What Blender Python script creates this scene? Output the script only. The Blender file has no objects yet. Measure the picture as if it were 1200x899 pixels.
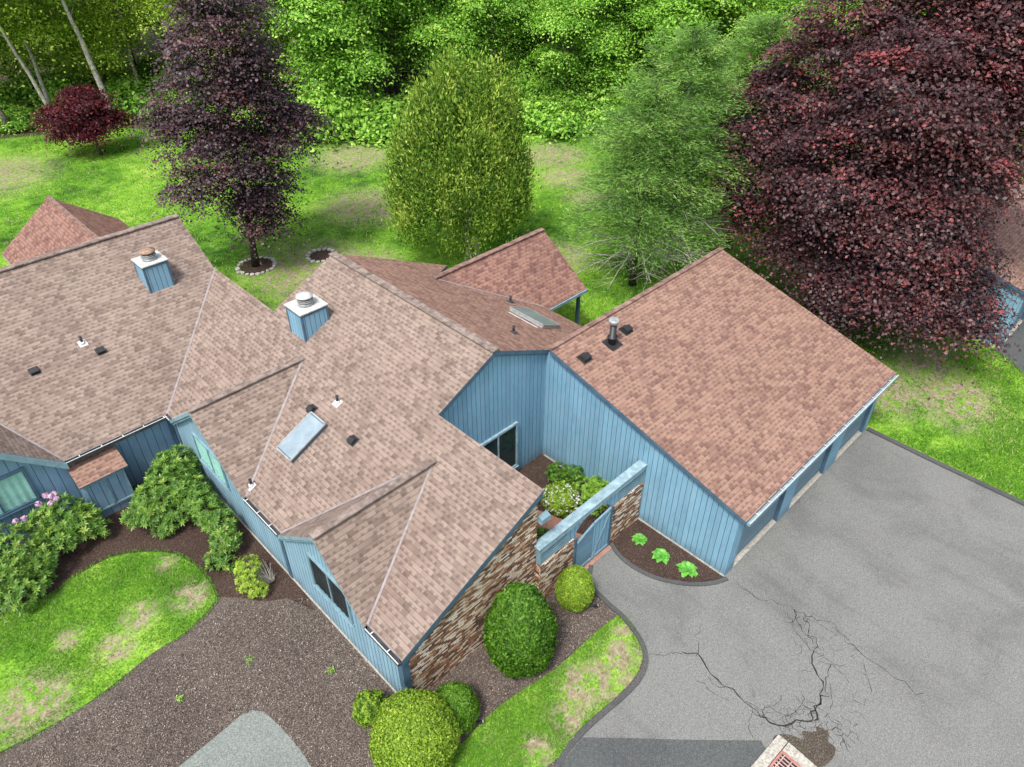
import bpy, bmesh, math, random
import numpy as np
from mathutils import Vector, Matrix
from mathutils.geometry import tessellate_polygon
random.seed(7); rng = np.random.default_rng(7)
sc = bpy.context.scene; COL = sc.collection
R = math.radians
# ---------------------------------------------------------------- camera
cam = bpy.data.cameras.new('camera'); camo = bpy.data.objects.new('camera', cam); COL.objects.link(camo)
camo.location = (-15.880, -6.028, 20.0); camo.rotation_euler = (R(90-37.5216), 0, R(45.5247-90))
cam.sensor_width = 36; cam.lens = 853.83/1200*36; cam.clip_end = 2000; cam.clip_start = .1
sc.camera = camo
# ---------------------------------------------------------------- light
SUN_EL, SUN_AZ = 60, 198        # azimuth of the sun, degrees counter-clockwise from +X
w = bpy.data.worlds.new('World'); sc.world = w; w.use_nodes = True
nt = w.node_tree; sky = nt.nodes.new('ShaderNodeTexSky'); sky.sky_type = 'NISHITA'; sky.sun_disc = False
sky.sun_elevation = R(SUN_EL); sky.sun_rotation = R(90-SUN_AZ); sky.dust_density = 3; sky.air_density = .8
bg = nt.nodes['Background']; bg.inputs['Strength'].default_value = .12
hs = nt.nodes.new('ShaderNodeHueSaturation'); hs.inputs['Saturation'].default_value = .5     # thin high cloud
nt.links.new(sky.outputs[0], hs.inputs['Color']); nt.links.new(hs.outputs[0], bg.inputs['Color'])
sl = bpy.data.lights.new('sun', 'SUN'); sl.energy = 1.5; sl.angle = R(10); sl.color = (1, .95, .87)
so = bpy.data.objects.new('sun', sl); COL.objects.link(so)
sd = Vector((math.cos(R(SUN_EL))*math.cos(R(SUN_AZ)), math.cos(R(SUN_EL))*math.sin(R(SUN_AZ)), math.sin(R(SUN_EL))))
so.rotation_euler = sd.to_track_quat('Z', 'Y').to_euler(); so.location = sd*60
sc.view_settings.view_transform = 'Standard'; sc.view_settings.look = 'None'
sc.view_settings.exposure = 1.27; sc.view_settings.gamma = 1
# ---------------------------------------------------------------- materials
def lin(c):
    return tuple(((x/255)/12.92 if x/255 <= .04045 else ((x/255+.055)/1.055)**2.4) for x in c)
class NT:
    def __init__(s, name, rough=.8, spec=.3):
        s.m = bpy.data.materials.new(name); s.m.use_nodes = True; s.t = s.m.node_tree; s.n = s.t.nodes
        s.b = s.n['Principled BSDF']; s.b.inputs['Roughness'].default_value = rough
        s.b.inputs['Specular IOR Level'].default_value = spec
    def new(s, ty, **kw):
        x = s.n.new(ty)
        for k, v in kw.items(): setattr(x, k, v)
        return x
    def link(s, a, b): s.t.links.new(a, b)
    def val(s, sock, v):
        if isinstance(v, (int, float)): sock.default_value = v
        elif isinstance(v, tuple): sock.default_value = v if len(v) == len(sock.default_value) else v+(1,)
        else: s.link(v, sock)
    def math(s, op, a, b=0, c=0):
        x = s.new('ShaderNodeMath', operation=op); s.val(x.inputs[0], a); s.val(x.inputs[1], b)
        if op in ('MULTIPLY_ADD', 'SMOOTH_MIN'): s.val(x.inputs[2], c)
        return x.outputs[0]
    def mix(s, f, a, b, blend='MIX'):
        x = s.new('ShaderNodeMixRGB', blend_type=blend); s.val(x.inputs[0], f); s.val(x.inputs[1], a); s.val(x.inputs[2], b)
        return x.outputs[0]
    def noise(s, vec, scale, detail=4, rough=.6, dist=0):
        x = s.new('ShaderNodeTexNoise'); s.link(vec, x.inputs['Vector']); x.inputs['Scale'].default_value = scale
        x.inputs['Detail'].default_value = detail; x.inputs['Roughness'].default_value = rough; x.inputs['Distortion'].default_value = dist
        return x.outputs['Fac']
    def ramp(s, f, stops, interp='LINEAR'):
        x = s.new('ShaderNodeValToRGB'); s.val(x.inputs[0], f); e = x.color_ramp.elements; x.color_ramp.interpolation = interp
        e[0].position, e[0].color = stops[0][0], stops[0][1]+(1,)
        e[1].position, e[1].color = stops[-1][0], stops[-1][1]+(1,)
        for p, c in stops[1:-1]:
            q = e.new(p); q.color = c+(1,)
        return x.outputs[0]
    def sstep(s, v, a, b):
        x = s.new('ShaderNodeMapRange', interpolation_type='SMOOTHSTEP'); s.val(x.inputs[0], v)
        x.inputs[1].default_value = a; x.inputs[2].default_value = b
        return x.outputs[0]
    def uv(s):
        x = s.new('ShaderNodeUVMap'); x.uv_map = 'UVMap'; return x.outputs[0]
    def pos(s): return s.new('ShaderNodeNewGeometry').outputs['Position']
    def sep(s, v):
        x = s.new('ShaderNodeSeparateXYZ'); s.link(v, x.inputs[0]); return x.outputs
    def comb(s, a, b, c=0):
        x = s.new('ShaderNodeCombineXYZ'); s.val(x.inputs[0], a); s.val(x.inputs[1], b); s.val(x.inputs[2], c); return x.outputs[0]
    def white(s, v):
        x = s.new('ShaderNodeTexWhiteNoise', noise_dimensions='3D'); s.link(v, x.inputs['Vector']); return x.outputs['Value']
    def bump(s, h, strength=.5, dist=.02):
        x = s.new('ShaderNodeBump'); s.link(h, x.inputs['Height']); x.inputs['Strength'].default_value = strength
        x.inputs['Distance'].default_value = dist; s.link(x.outputs[0], s.b.inputs['Normal'])
    def color(s, c): s.val(s.b.inputs['Base Color'], c); return s.m

def flat(name, c, rough=.6, spec=.3, nscale=6, amt=.12, metal=0):
    m = NT(name, rough, spec); n = m.noise(m.pos(), nscale, 5)
    d = tuple(x*(1-amt*2) for x in c); b = tuple(min(1, x*(1+amt)) for x in c)
    m.b.inputs['Metallic'].default_value = metal
    return m.color(m.ramp(n, [(.3, d), (.7, b)]))

def m_(a, b, t): return tuple(x*(1-t)+y*t for x, y in zip(a, b))
def shingles(name, light, mid, dark, row=.155, seed=0):
    m = NT(name, .92, .15); u, v, _ = m.sep(m.uv())
    rf = m.math('DIVIDE', v, row); ri = m.math('FLOOR', rf); fr = m.math('FRACT', rf)
    off = m.math('MULTIPLY', m.white(m.comb(ri, seed, 3)), 1.0)
    half = m.math('MULTIPLY', m.math('MODULO', m.math('ABSOLUTE', ri), 2), .5)
    cf = m.math('ADD', m.math('DIVIDE', u, .23), m.math('ADD', half, m.math('MULTIPLY', off, .25)))
    ci = m.math('FLOOR', cf); cfr = m.math('FRACT', cf)
    rnd = m.white(m.comb(ci, ri, seed+1))
    # laminated tabs: low contrast cells, darker recessed dashes along the lower part of each course
    r2 = m.white(m.comb(ci, ri, seed+9)); wid = m.math('MULTIPLY_ADD', m.white(m.comb(ci, ri, seed+17)), .35, .35)
    base = m.ramp(rnd, [(0, m_(dark, mid, .6)), (.2, mid), (.6, light), (1, tuple(x*1.08 for x in light))])
    dash = m.math('MULTIPLY', m.math('MULTIPLY', m.math('LESS_THAN', fr, .52), m.math('LESS_THAN', cfr, wid)), m.math('GREATER_THAN', r2, .3)); tab = dash
    base = m.mix(m.math('MULTIPLY', dash, .5), base, dark)
    blot = m.noise(m.uv(), .45, 5, .65); base = m.mix(m.math('MULTIPLY', m.sstep(blot, .35, .75), .42), base, m.mix(1, base, (.66, .6, .62), 'MULTIPLY'))
    weather = m.noise(m.uv(), 1.7, 5, .7); base = m.mix(m.sstep(weather, .35, .75), base, m.mix(1, base, (.84, .82, .82), 'MULTIPLY'))
    stk = m.noise(m.comb(m.math('MULTIPLY', u, 1.6), m.math('MULTIPLY', v, .22)), 1.3, 5, .6); base = m.mix(m.math('MULTIPLY', m.sstep(stk, .5, .72), .35), base, m.mix(1, base, (.6, .6, .62), 'MULTIPLY'))
    grain = m.noise(m.uv(), 55, 2, .8); base = m.mix(.7, base, m.ramp(grain, [(.3, (.72, .72, .72)), (.7, (1.25, 1.25, 1.25))]), 'MULTIPLY')
    line = m.math('LESS_THAN', fr, .13)  # shadow line at the lower edge of each course, painted into the colour
    base = m.mix(m.math('MULTIPLY', line, m.math('MULTIPLY_ADD', rnd, .35, .25)), base, (.05, .04, .045))
    h = m.math('ADD', m.math('MULTIPLY', fr, -.5), m.math('MULTIPLY', tab, -.4)); m.bump(h, .6, .02)
    return m.color(base)

def siding(name, c, pitch=.2, axis=0, gw=.085, wear=.35):
    m = NT(name, .65, .25); s = m.sep(m.uv()); u = s[axis]; v = s[1-axis]
    f = m.math('DIVIDE', u, pitch); fr = m.math('FRACT', f); ci = m.math('FLOOR', f)
    g = m.math('LESS_THAN', fr, gw); rn = m.white(m.comb(ci, 2, 5))
    dk = tuple(x*.72 for x in c); lt = tuple(min(1, x*1.22) for x in c)
    grain = m.noise(m.comb(m.math('MULTIPLY', u, 14), m.math('MULTIPLY', v, .9)), 2.2, 6, .7)
    stain = m.noise(m.comb(m.math('MULTIPLY', u, 1.2), m.math('MULTIPLY', v, .6)), 1.1, 5, .65)
    a = m.ramp(m.math('ADD', m.math('MULTIPLY', grain, .6), m.math('MULTIPLY', stain, .4)), [(.33, dk), (.5, c), (.68, lt)])
    a = m.mix(m.math('MULTIPLY', m.sstep(stain, .5, .75), wear), a, tuple(x*.6+.12 for x in c))
    a = m.mix(m.math('MULTIPLY', rn, .38), a, tuple(x*.6 for x in c))
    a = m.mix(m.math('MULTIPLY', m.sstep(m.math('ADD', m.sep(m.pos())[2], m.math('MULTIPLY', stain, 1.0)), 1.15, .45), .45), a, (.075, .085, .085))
    blo = m.noise(m.comb(m.math('MULTIPLY', u, 3.5), m.math('MULTIPLY', v, 1.6)), 1.4, 6, .75); a = m.mix(m.math('MULTIPLY', m.sstep(blo, .52, .7), .4), a, tuple(x*.55+.16 for x in c))
    a = m.mix(g, a, tuple(x*.28 for x in c))
    m.bump(m.math('SUBTRACT', m.math('MULTIPLY', grain, .2), g), .6, .015)
    return m.color(a)

def brick(name):
    m = NT(name, .9, .15); u, v, _ = m.sep(m.uv())
    rf = m.math('DIVIDE', v, .072); ri = m.math('FLOOR', rf); fr = m.math('FRACT', rf)
    cf = m.math('ADD', m.math('DIVIDE', u, .215), m.math('MULTIPLY', m.math('MODULO', m.math('ABSOLUTE', ri), 2), .5))
    ci = m.math('FLOOR', cf); cfr = m.math('FRACT', cf); rnd = m.white(m.comb(ci, ri, 4)); big = m.noise(m.uv(), 1.6, 4, .6)
    t = m.math('ADD', m.math('MULTIPLY', rnd, .95), m.math('MULTIPLY', big, .12))
    c = m.ramp(t, [(.18, (.09, .05, .035)), (.34, (.24, .11, .06)), (.5, (.40, .19, .09)), (.62, (.52, .34, .21)), (.76, (.72, .60, .47)), (.98, (.88, .81, .70))])
    sm = m.noise(m.uv(), 22, 4, .7); c = m.mix(.75, c, m.ramp(sm, [(.3, (.55, .5, .48)), (.7, (1.25, 1.2, 1.15))]), 'MULTIPLY')
    mo = m.math('MAXIMUM', m.math('LESS_THAN', fr, .15), m.math('LESS_THAN', cfr, .05))
    c = m.mix(mo, c, (.27, .22, .18)); m.bump(m.math('SUBTRACT', m.math('MULTIPLY', sm, .4), mo), .7, .015)
    return m.color(c)

def leafmat(name, stops, rough=.55, spec=.25, trans=.3, tcol=None):
    m = NT(name, rough, spec); a = m.new('ShaderNodeAttribute', attribute_name='var'); c = m.ramp(a.outputs['Fac'], stops)
    m.link(c, m.b.inputs['Base Color']); tr = m.new('ShaderNodeBsdfTranslucent')
    m.link(m.mix(1, c, tcol or (1.25, 1.3, .6), 'MULTIPLY'), tr.inputs[0])
    mx = m.new('ShaderNodeMixShader'); mx.inputs[0].default_value = trans
    m.link(m.b.outputs[0], mx.inputs[1]); m.link(tr.outputs[0], mx.inputs[2]); m.link(mx.outputs[0], m.n['Material Output'].inputs[0])
    return m.m

TAN = shingles('shingles_tan', (.29, .226, .188), (.232, .178, .147), (.11, .08, .07), seed=1)
RED = shingles('shingles_red', (.315, .198, .15), (.245, .148, .116), (.12, .068, .062), row=.15, seed=5)
REDD = shingles('shingles_red_weathered', (.29, .168, .13), (.21, .115, .095), (.12, .062, .058), seed=9)
CAPM = flat('ridge_shingle', (.25, .20, .175), .9, .1, 4, .3)
CAPR = flat('ridge_shingle_red', (.25, .16, .135), .9, .1, 4, .3)
VALLEY = flat('valley_flashing', (.28, .25, .25), .7, .2, 5, .15)
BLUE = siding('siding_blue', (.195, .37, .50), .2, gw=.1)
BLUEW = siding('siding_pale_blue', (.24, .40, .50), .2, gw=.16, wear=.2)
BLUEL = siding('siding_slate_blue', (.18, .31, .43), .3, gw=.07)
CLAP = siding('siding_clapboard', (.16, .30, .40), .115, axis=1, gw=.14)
TRIM = flat('trim_blue', (.20, .32, .38), .6, .3, 3, .15)
TRIMD = flat('trim_dark_blue', (.07, .13, .19), .6, .3, 3, .15)
CAPW = flat('trim_pale_weathered', (.27, .39, .44), .7, .2, 5, .2)
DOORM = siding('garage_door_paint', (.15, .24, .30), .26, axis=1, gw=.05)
WHITE = flat('white_metal', (.55, .55, .54), .5, .4, 5, .1)
CONC = flat('pale_concrete', (.42, .40, .35), .9, .2, 12, .2)
METALC = flat('chimney_cap_metal', (.5, .5, .48), .6, .3, 5, .12)
RUST = flat('rusty_metal', (.33, .22, .16), .7, .3, 9, .25)
GALV = flat('galvanised_metal', (.38, .40, .40), .4, .5, 6, .15, .3)
DARK = flat('dark_metal', (.025, .027, .03), .45, .4, 6, .15)
GUTD = flat('gutter_dark', (.06, .065, .07), .6, .3, 2.5, .3)
BRICK = brick('brick_mixed')
BARK = flat('bark', (.20, .17, .14), .95, .1, 7, .4)
BARKP = flat('bark_pale', (.40, .37, .33), .95, .1, 5, .3)
BARKD = flat('bark_dark', (.09, .075, .065), .95, .1, 7, .4)
STONE = flat('edging_stone', (.5, .48, .44), .9, .2, 3, .25)
CURT = flat('curtain_green', (.5, .78, .68), .8, .1, 3, .1)
INTER = flat('dark_interior', (.035, .03, .035), .8, .1, 2, .3)
def glass(name, tint=(.5, .6, .6), a=.55):
    m = NT(name, .06, .8); m.b.inputs['Base Color'].default_value = (.03, .05, .055, 1)
    tr = m.new('ShaderNodeBsdfTransparent'); mx = m.new('ShaderNodeMixShader'); mx.inputs[0].default_value = a
    tr.inputs[0].default_value = tint+(1,)
    m.link(m.b.outputs[0], mx.inputs[1]); m.link(tr.outputs[0], mx.inputs[2]); m.link(mx.outputs[0], m.n['Material Output'].inputs[0]); return m.m
GLASS = glass('window_glass', (.95, 1, 1), .9)
GLASSD = glass('window_glass_dark', (.4, .5, .5), .3)
SKYG = flat('skylight_glass', (.25, .32, .37), .35, .3, 2, .12)
SKYG2 = flat('skylight_glass_green', (.16, .22, .21), .35, .3, 2, .12)

def lawnmat():
    m = NT('lawn_soil_and_grass', .95, .05); P = m.pos()
    n1 = m.noise(P, .16, 5, .6, .5); n2 = m.noise(P, .9, 6, .7); n3 = m.noise(P, 14, 4, .75)
    g = m.ramp(m.math('ADD', m.math('MULTIPLY', n1, .55), m.math('MULTIPLY', n2, .45)),
               [(.36, (.032, .09, .016)), (.45, (.10, .235, .026)), (.54, (.18, .36, .038)), (.64, (.29, .43, .08))])
    g = m.mix(.9, g, m.ramp(n3, [(.3, (.3, .32, .3)), (.7, (1.5, 1.5, 1.4))]), 'MULTIPLY'); n4 = m.noise(P, 4, 5, .75); g = m.mix(.6, g, m.ramp(n4, [(.35, (.5, .55, .5)), (.65, (1.35, 1.3, 1.25))]), 'MULTIPLY')
    soil = m.ramp(m.noise(P, 5, 6, .75), [(.3, (.13, .095, .06)), (.5, (.27, .22, .15)), (.7, (.42, .38, .27))])
    f = None
    for (x, y, r) in PATCHES:
        vm = m.new('ShaderNodeVectorMath', operation='DISTANCE'); m.link(P, vm.inputs[0]); vm.inputs[1].default_value = (x, y, 0)
        k = m.sstep(m.math('DIVIDE', vm.outputs['Value'], r), 1.25, .35); f = k if f is None else m.math('MAXIMUM', f, k)
    f = m.math('MULTIPLY', f, m.sstep(m.noise(P, 2.2, 8, .8), .42, .54))
    f = m.math('MAXIMUM', f, m.math('MULTIPLY', m.sstep(m.noise(P, 1.1, 8, .8), .56, .66), .55))
    m.bump(n3, .5, .05)
    return m.color(m.mix(f, g, soil))
PATCHES = [(1.8, 28, 4.2), (3.6, 26.4, 3), (24.5, 30.8, 3.2), (22.2, 27, 2.4), (-7.5, 56, 5), (13.5, 41, 3.5), (20.5, 23.5, 2), (9, 33, 3.5), (15.5, -1.8, 2.6), (17.5, .5, 2), (13.8, .6, 2.2),
           (-18.0, 11.4, 1.3), (-14.6, 12.2, .7), (-13.1, 11.8, .8), (-4.7, .55, .9), (-5.6, .35, 1.0), (-6.4, .75, .9), (-7.4, .35, .8), (-4.1, 1.0, .5), (-8.6, .4, .6), (-15.6, 11.6, .7), (-16.6, 12.9, .5), (-13.1, 13.6, .5), (17, 44, 3), (12.5, 19.5, 2.5)]
LAWN = lawnmat()
def mulchm(name, c):
    m = NT(name, .95, .1); P = m.pos(); n = m.noise(P, 26, 5, .85); v = m.new('ShaderNodeTexVoronoi'); m.link(P, v.inputs['Vector']); v.inputs['Scale'].default_value = 30
    a = m.ramp(m.math('ADD', m.math('MULTIPLY', n, .6), m.math('MULTIPLY', v.outputs['Distance'], .5)), [(.3, tuple(x*.3 for x in c)), (.55, c), (.8, tuple(x*2.3 for x in c))])
    a = m.mix(m.math('MULTIPLY', m.sstep(m.noise(P, .55, 5, .65), .4, .7), .45), a, m.mix(1, a, (.5, .47, .47), 'MULTIPLY'))
    m.bump(n, .8, .04); return m.color(a)
MULCH = mulchm('mulch', (.115, .095, .082)); MULCHD = mulchm('mulch_dark', (.062, .042, .034)); LITTER = mulchm('leaf_litter', (.075, .062, .04))
def asph(name, c, cs=1):
    m = NT(name, .93, .15); P = m.pos(); a = m.noise(P, 38, 3, .8); b = m.noise(P, .35, 6, .62, .6); d = m.noise(P, 3.2, 6, .7)
    k = m.ramp(a, [(.3, tuple(x*.45 for x in c)), (.5, c), (.72, tuple(x*1.75 for x in c))]); sp = m.noise(P, 13, 4, .8); k = m.mix(.6, k, m.ramp(sp, [(.35, (.72, .72, .73)), (.65, (1.25, 1.25, 1.23))]), 'MULTIPLY')
    k = m.mix(m.math('MULTIPLY', m.sstep(b, .42, .7), .55*cs), k, m.mix(1, k, (.62, .62, .64), 'MULTIPLY'))
    k = m.mix(m.math('MULTIPLY', m.sstep(d, .55, .8), .35*cs), k, m.mix(1, k, (1.4, 1.4, 1.38), 'MULTIPLY'))
    oil = m.noise(P, 1.1, 3, .5, 1.2); k = m.mix(m.math('MULTIPLY', m.sstep(oil, .66, .8), .5*cs), k, m.mix(1, k, (.45, .45, .46), 'MULTIPLY'))
    px, py, pz = m.sep(P); tr = m.noise(m.comb(m.math('MULTIPLY', px, 1.3), m.math('MULTIPLY', py, .16)), 1.2, 4, .6); k = m.mix(m.math('MULTIPLY', m.sstep(tr, .5, .72), .4*cs), k, m.mix(1, k, (.7, .7, .7), 'MULTIPLY'))
    wh = m.noise(P, 5.5, 8, .85, 1); k = m.mix(m.math('MULTIPLY', m.sstep(wh, .64, .72), .5*cs), k, tuple(min(1, x*1.9) for x in c))
    m.bump(a, .4, .01); return m.color(k)
ASPH = asph('asphalt_weathered', (.178, .181, .173)); ASPN = asph('asphalt_new', (.088, .095, .095), .7); BERM = asph('asphalt_berm', (.085, .088, .088)); ASPT = asph('asphalt_old_apron', (.19, .21, .195), .6)
CRACK = flat('crack_tar', (.04, .04, .038), .95, .05, 6, .3)
DIRT = mulchm('wet_dirt', (.09, .075, .06))

# ---------------------------------------------------------------- mesh helpers
class MB:
    """collects faces; auto UV in metres along each face's own slope"""
    def __init__(s): s.v = []; s.f = []; s.m = []; s.sm = []
    def face(s, pts, mi=0, sm=False):
        i = len(s.v); s.v += [tuple(p) for p in pts]; s.f.append(tuple(range(i, i+len(pts)))); s.m.append(mi); s.sm.append(sm)
    def box(s, x0, x1, y0, y1, z0, z1, mi=0, top=None):
        a = [(x0, y0, z0), (x1, y0, z0), (x1, y1, z0), (x0, y1, z0), (x0, y0, z1), (x1, y0, z1), (x1, y1, z1), (x0, y1, z1)]
        for k, q in enumerate(((3, 2, 1, 0), (4, 5, 6, 7), (0, 1, 5, 4), (1, 2, 6, 5), (2, 3, 7, 6), (3, 0, 4, 7))):
            s.face([a[j] for j in q], mi if (k != 1 or top is None) else top)
    def prism(s, P, ext, mi=0, mside=None):
        """polygon P (3d points, planar) extruded by vector ext"""
        ext = Vector(ext); P = [Vector(p) for p in P]; n = len(P)
        Q = [p+ext for p in P]; tris = tessellate_polygon([P])
        nr = sum(((P[t[1]]-P[t[0]]).cross(P[t[2]]-P[t[0]]) for t in tris), Vector())
        orient = nr.dot(ext)
        for t in tris:
            t = t if orient < 0 else t[::-1]
            s.face([P[j] for j in t], mi); s.face([Q[j] for j in t[::-1]], mi if mside is None else mside)
        for k in range(n):
            l = (k+1) % n; s.face([P[k], P[l], Q[l], Q[k]], mi if mside is None else mside)
    def slab(s, xy, zf, t=.16):
        s.prism([(x, y, zf(x, y)) for x, y in xy], (0, 0, -t), 0, 1)
    def bar(s, a, b, wd, h, mi=0, up=(0, 0, 1)):
        a = Vector(a); b = Vector(b); d = (b-a).normalized(); side = d.cross(Vector(up)).normalized(); u = side.cross(d)
        o = [(-1, -1), (1, -1), (1, 1), (-1, 1)]
        A = [a+side*(i*wd/2)+u*(j*h/2) for i, j in o]; B = [b+side*(i*wd/2)+u*(j*h/2) for i, j in o]
        s.face(A[::-1], mi); s.face(B, mi)
        for k in range(4): l = (k+1) % 4; s.face([A[k], A[l], B[l], B[k]], mi)
    def tube(s, pts, rad, n=8, mi=0, caps=True):
        pts = [Vector(p) for p in pts]; rings = []
        if not hasattr(rad, '__len__'): rad = [rad]*len(pts)
        for i, p in enumerate(pts):
            d = (pts[min(i+1, len(pts)-1)]-pts[max(i-1, 0)]).normalized()
            a = d.orthogonal().normalized() if abs(d.z) < .999 else Vector((1, 0, 0)); a = (a-d*a.dot(d)).normalized(); b = d.cross(a)
            if i and rings:
                a = (pa-d*pa.dot(d)).normalized(); b = d.cross(a)
            pa = a
            rings.append([p+(a*math.cos(2*math.pi*k/n)+b*math.sin(2*math.pi*k/n))*rad[i] for k in range(n)])
        for i in range(len(rings)-1):
            for k in range(n): l = (k+1) % n; s.face([rings[i][k], rings[i][l], rings[i+1][l], rings[i+1][k]], mi, True)
        if caps: s.face(rings[0][::-1], mi); s.face(rings[-1], mi)
    def split(s, name, mats, parent=None):
        par = {}
        def find(x):
            while par.setdefault(x, x) != x: x = par[x]
            return x
        kk = lambda i: tuple(round(c, 4) for c in s.v[i])
        for f in s.f:
            r0 = find(kk(f[0]))
            for i in f[1:]: par[find(kk(i))] = r0
        G = {}
        for f, mi in zip(s.f, s.m): G.setdefault(find(kk(f[0])), []).append((f, mi))
        o = None
        for g in G.values():
            q = MB()
            for f, mi in g: q.face([s.v[i] for i in f], mi)
            o = q.build(name, mats, parent)
        return o
    def build(s, name, mats, parent=None, bevel=0):
        me = bpy.data.meshes.new(name); me.from_pydata(s.v, [], s.f)
        uvl = me.uv_layers.new(name='UVMap'); co = [Vector(v) for v in s.v]
        for p in me.polygons:
            p.material_index = s.m[p.index]; p.use_smooth = s.sm[p.index]
            n = p.normal
            u = Vector((0, 0, 1)).cross(n) if abs(n.z) < .9995 else Vector((1, 0, 0))
            if u.length < 1e-6: u = Vector((1, 0, 0))
            u.normalize(); vv = n.cross(u)
            for li in p.loop_indices:
                c = co[me.loops[li].vertex_index]; uvl.data[li].uv = (c.dot(u), c.dot(vv))
        for m in (mats if isinstance(mats, (list, tuple)) else [mats]): me.materials.append(m)
        bm = bmesh.new(); bm.from_mesh(me); bmesh.ops.remove_doubles(bm, verts=bm.verts, dist=1e-4); bm.to_mesh(me); bm.free()
        o = bpy.data.objects.new(name, me); COL.objects.link(o)
        if parent: o.parent = parent; o.matrix_parent_inverse = Matrix.Translation(-Vector(parent_loc(parent)))
        if bevel:
            md = o.modifiers.new('bevel', 'BEVEL'); md.width = bevel; md.segments = 2; md.limit_method = 'ANGLE'
        return o
def parent_loc(p):
    return Vector(p.location) if p.type == 'EMPTY' else Vector((0, 0, 0))
def tag(o, label=None, cat=None, group=None, kind=None):
    if label: o['label'] = label
    if cat: o['category'] = cat
    if group: o['group'] = group
    if kind: o['kind'] = kind
    return o
def empty(name, loc, label, cat, group=None):
    o = bpy.data.objects.new(name, None); COL.objects.link(o); o.location = loc; return tag(o, label, cat, group)
def struct(name, mb, m): return tag(mb.build(name, m), kind='structure')
def smooth(pts, n=6, closed=False):
    P = [Vector((p[0], p[1], p[2] if len(p) > 2 else 0)) for p in pts]; out = []; N = len(P)
    for i in range(N if closed else N-1):
        g = (lambda k: P[k % N]) if closed else (lambda k: P[max(0, min(N-1, k))])
        a, b, c, d = g(i-1), g(i), g(i+1), g(i+2)
        for k in range(n):
            t = k/n; out.append(.5*((2*b)+(c-a)*t+(2*a-5*b+4*c-d)*t*t+(3*b-a-3*c+d)*t**3))
    if not closed: out.append(P[-1])
    return out
def sheet(name, pts, z, m, kind='structure'):
    mb = MB(); P = [Vector((p[0], p[1], z)) for p in pts]
    for t in tessellate_polygon([P]):
        a, b, c = (P[j] for j in t)
        mb.face([a, b, c] if (b-a).cross(c-a).z > 0 else [a, c, b])
    return tag(mb.build(name, m), kind=kind)
def ribbon(mb, pts, wd, z0, h, mi=0):
    P = [Vector((p[0], p[1], 0)) for p in pts]
    for i in range(len(P)-1):
        pass
    L = []; Rr = []
    for i, p in enumerate(P):
        d = (P[min(i+1, len(P)-1)]-P[max(i-1, 0)]).normalized(); s = Vector((-d.y, d.x, 0)); wi = wd[i] if hasattr(wd, '__len__') else wd
        L.append(p+s*wi/2); Rr.append(p-s*wi/2)
    for i in range(len(P)-1):
        a, b, c, d = L[i], Rr[i], Rr[i+1], L[i+1]; zt = Vector((0, 0, z0+h)); zb = Vector((0, 0, z0))
        mb.face([a+zt, b+zt, c+zt, d+zt], mi)
        if h > .006:
            mb.face([b+zb, c+zb, c+zt, b+zt], mi); mb.face([d+zb, a+zb, a+zt, d+zt], mi)
def inpoly(x, y, poly):
    c = np.zeros(len(x), bool); n = len(poly)
    for i in range(n):
        x0, y0 = poly[i][0], poly[i][1]; x1, y1 = poly[(i+1) % n][0], poly[(i+1) % n][1]
        k = ((y0 > y) != (y1 > y)); xi = (x1-x0)*(y-y0)/((y1-y0) if abs(y1-y0) > 1e-12 else 1e-12)+x0
        c ^= k & (x < xi)
    return c
def fastmesh(name, V, F, var, mat, parent=None):
    """V (n,3); F (m,k) quads or tris; var per face"""
    me = bpy.data.meshes.new(name); m, k = F.shape
    me.vertices.add(len(V)); me.vertices.foreach_set('co', np.ascontiguousarray(V, np.float32).ravel())
    me.loops.add(m*k); me.loops.foreach_set('vertex_index', np.ascontiguousarray(F, np.int32).ravel())
    me.polygons.add(m); me.polygons.foreach_set('loop_start', np.arange(0, m*k, k, dtype=np.int32))
    at = me.attributes.new('var', 'FLOAT', 'FACE'); at.data.foreach_set('value', np.clip(var, 0, 1).astype(np.float32))
    me.update(calc_edges=True); me.materials.append(mat)
    o = bpy.data.objects.new(name, me); COL.objects.link(o)
    if parent: o.parent = parent
    return o

# ---------------------------------------------------------------- ground
GR = MB(); N = 60
xs = [-400, -150, -60, -30, -20, 0, 20, 40, 60, 90, 150, 300, 600]
for i in range(len(xs)-1):
    for j in range(len(xs)-1):
        GR.face([(xs[i], xs[j], -.02), (xs[i+1], xs[j], -.02), (xs[i+1], xs[j+1], -.02), (xs[i], xs[j+1], -.02)])
struct('ground', GR, LAWN)
PL = [(-8.9, -.6), (-8.56, -.3), (-7.37, -.16), (-5.39, -.31), (-4.6, -.18), (-4.22, .08), (-3.93, .5), (-3.68, 1.3), (-3.6, 2.2), (-3.45, 2.95), (-2.85, 3.4)]
PRt = [(-1.62, 3.55), (-1.84, 2.95), (-1.85, 2.2), (-1.62, 1.4), (-1.1, .62), (-.5, .1), (-.02, -.12)]
PLs = smooth(PL, 5); PRs = smooth(PRt, 5)
sheet('driveway', [(p.x, p.y) for p in PLs]+[(-2.8, 3.62), (-1.62, 3.62)]+[(p.x, p.y) for p in PRs]+[(0, .1), (10.66, .1), (10.72, -16), (-16, -16), (-10, -1.6)], .004, ASPH)
mul = [(-30, 18.1), (-10.3, 18.1), (-10.3, 3.9), (-2.85, 3.9), (-2.8, 3.6)]+[(p.x, p.y) for p in PLs[::-1]]+[(-10, -1.6), (-12, 0), (-30, 0)]
sheet('mulch_bed', mul, 0, MULCH)
sheet('hosta_bed', [(-1.7, 3.62), (.05, 3.62), (.05, 0)]+[(p.x, p.y) for p in PRs[::-1]], .0, MULCHD)
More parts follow.
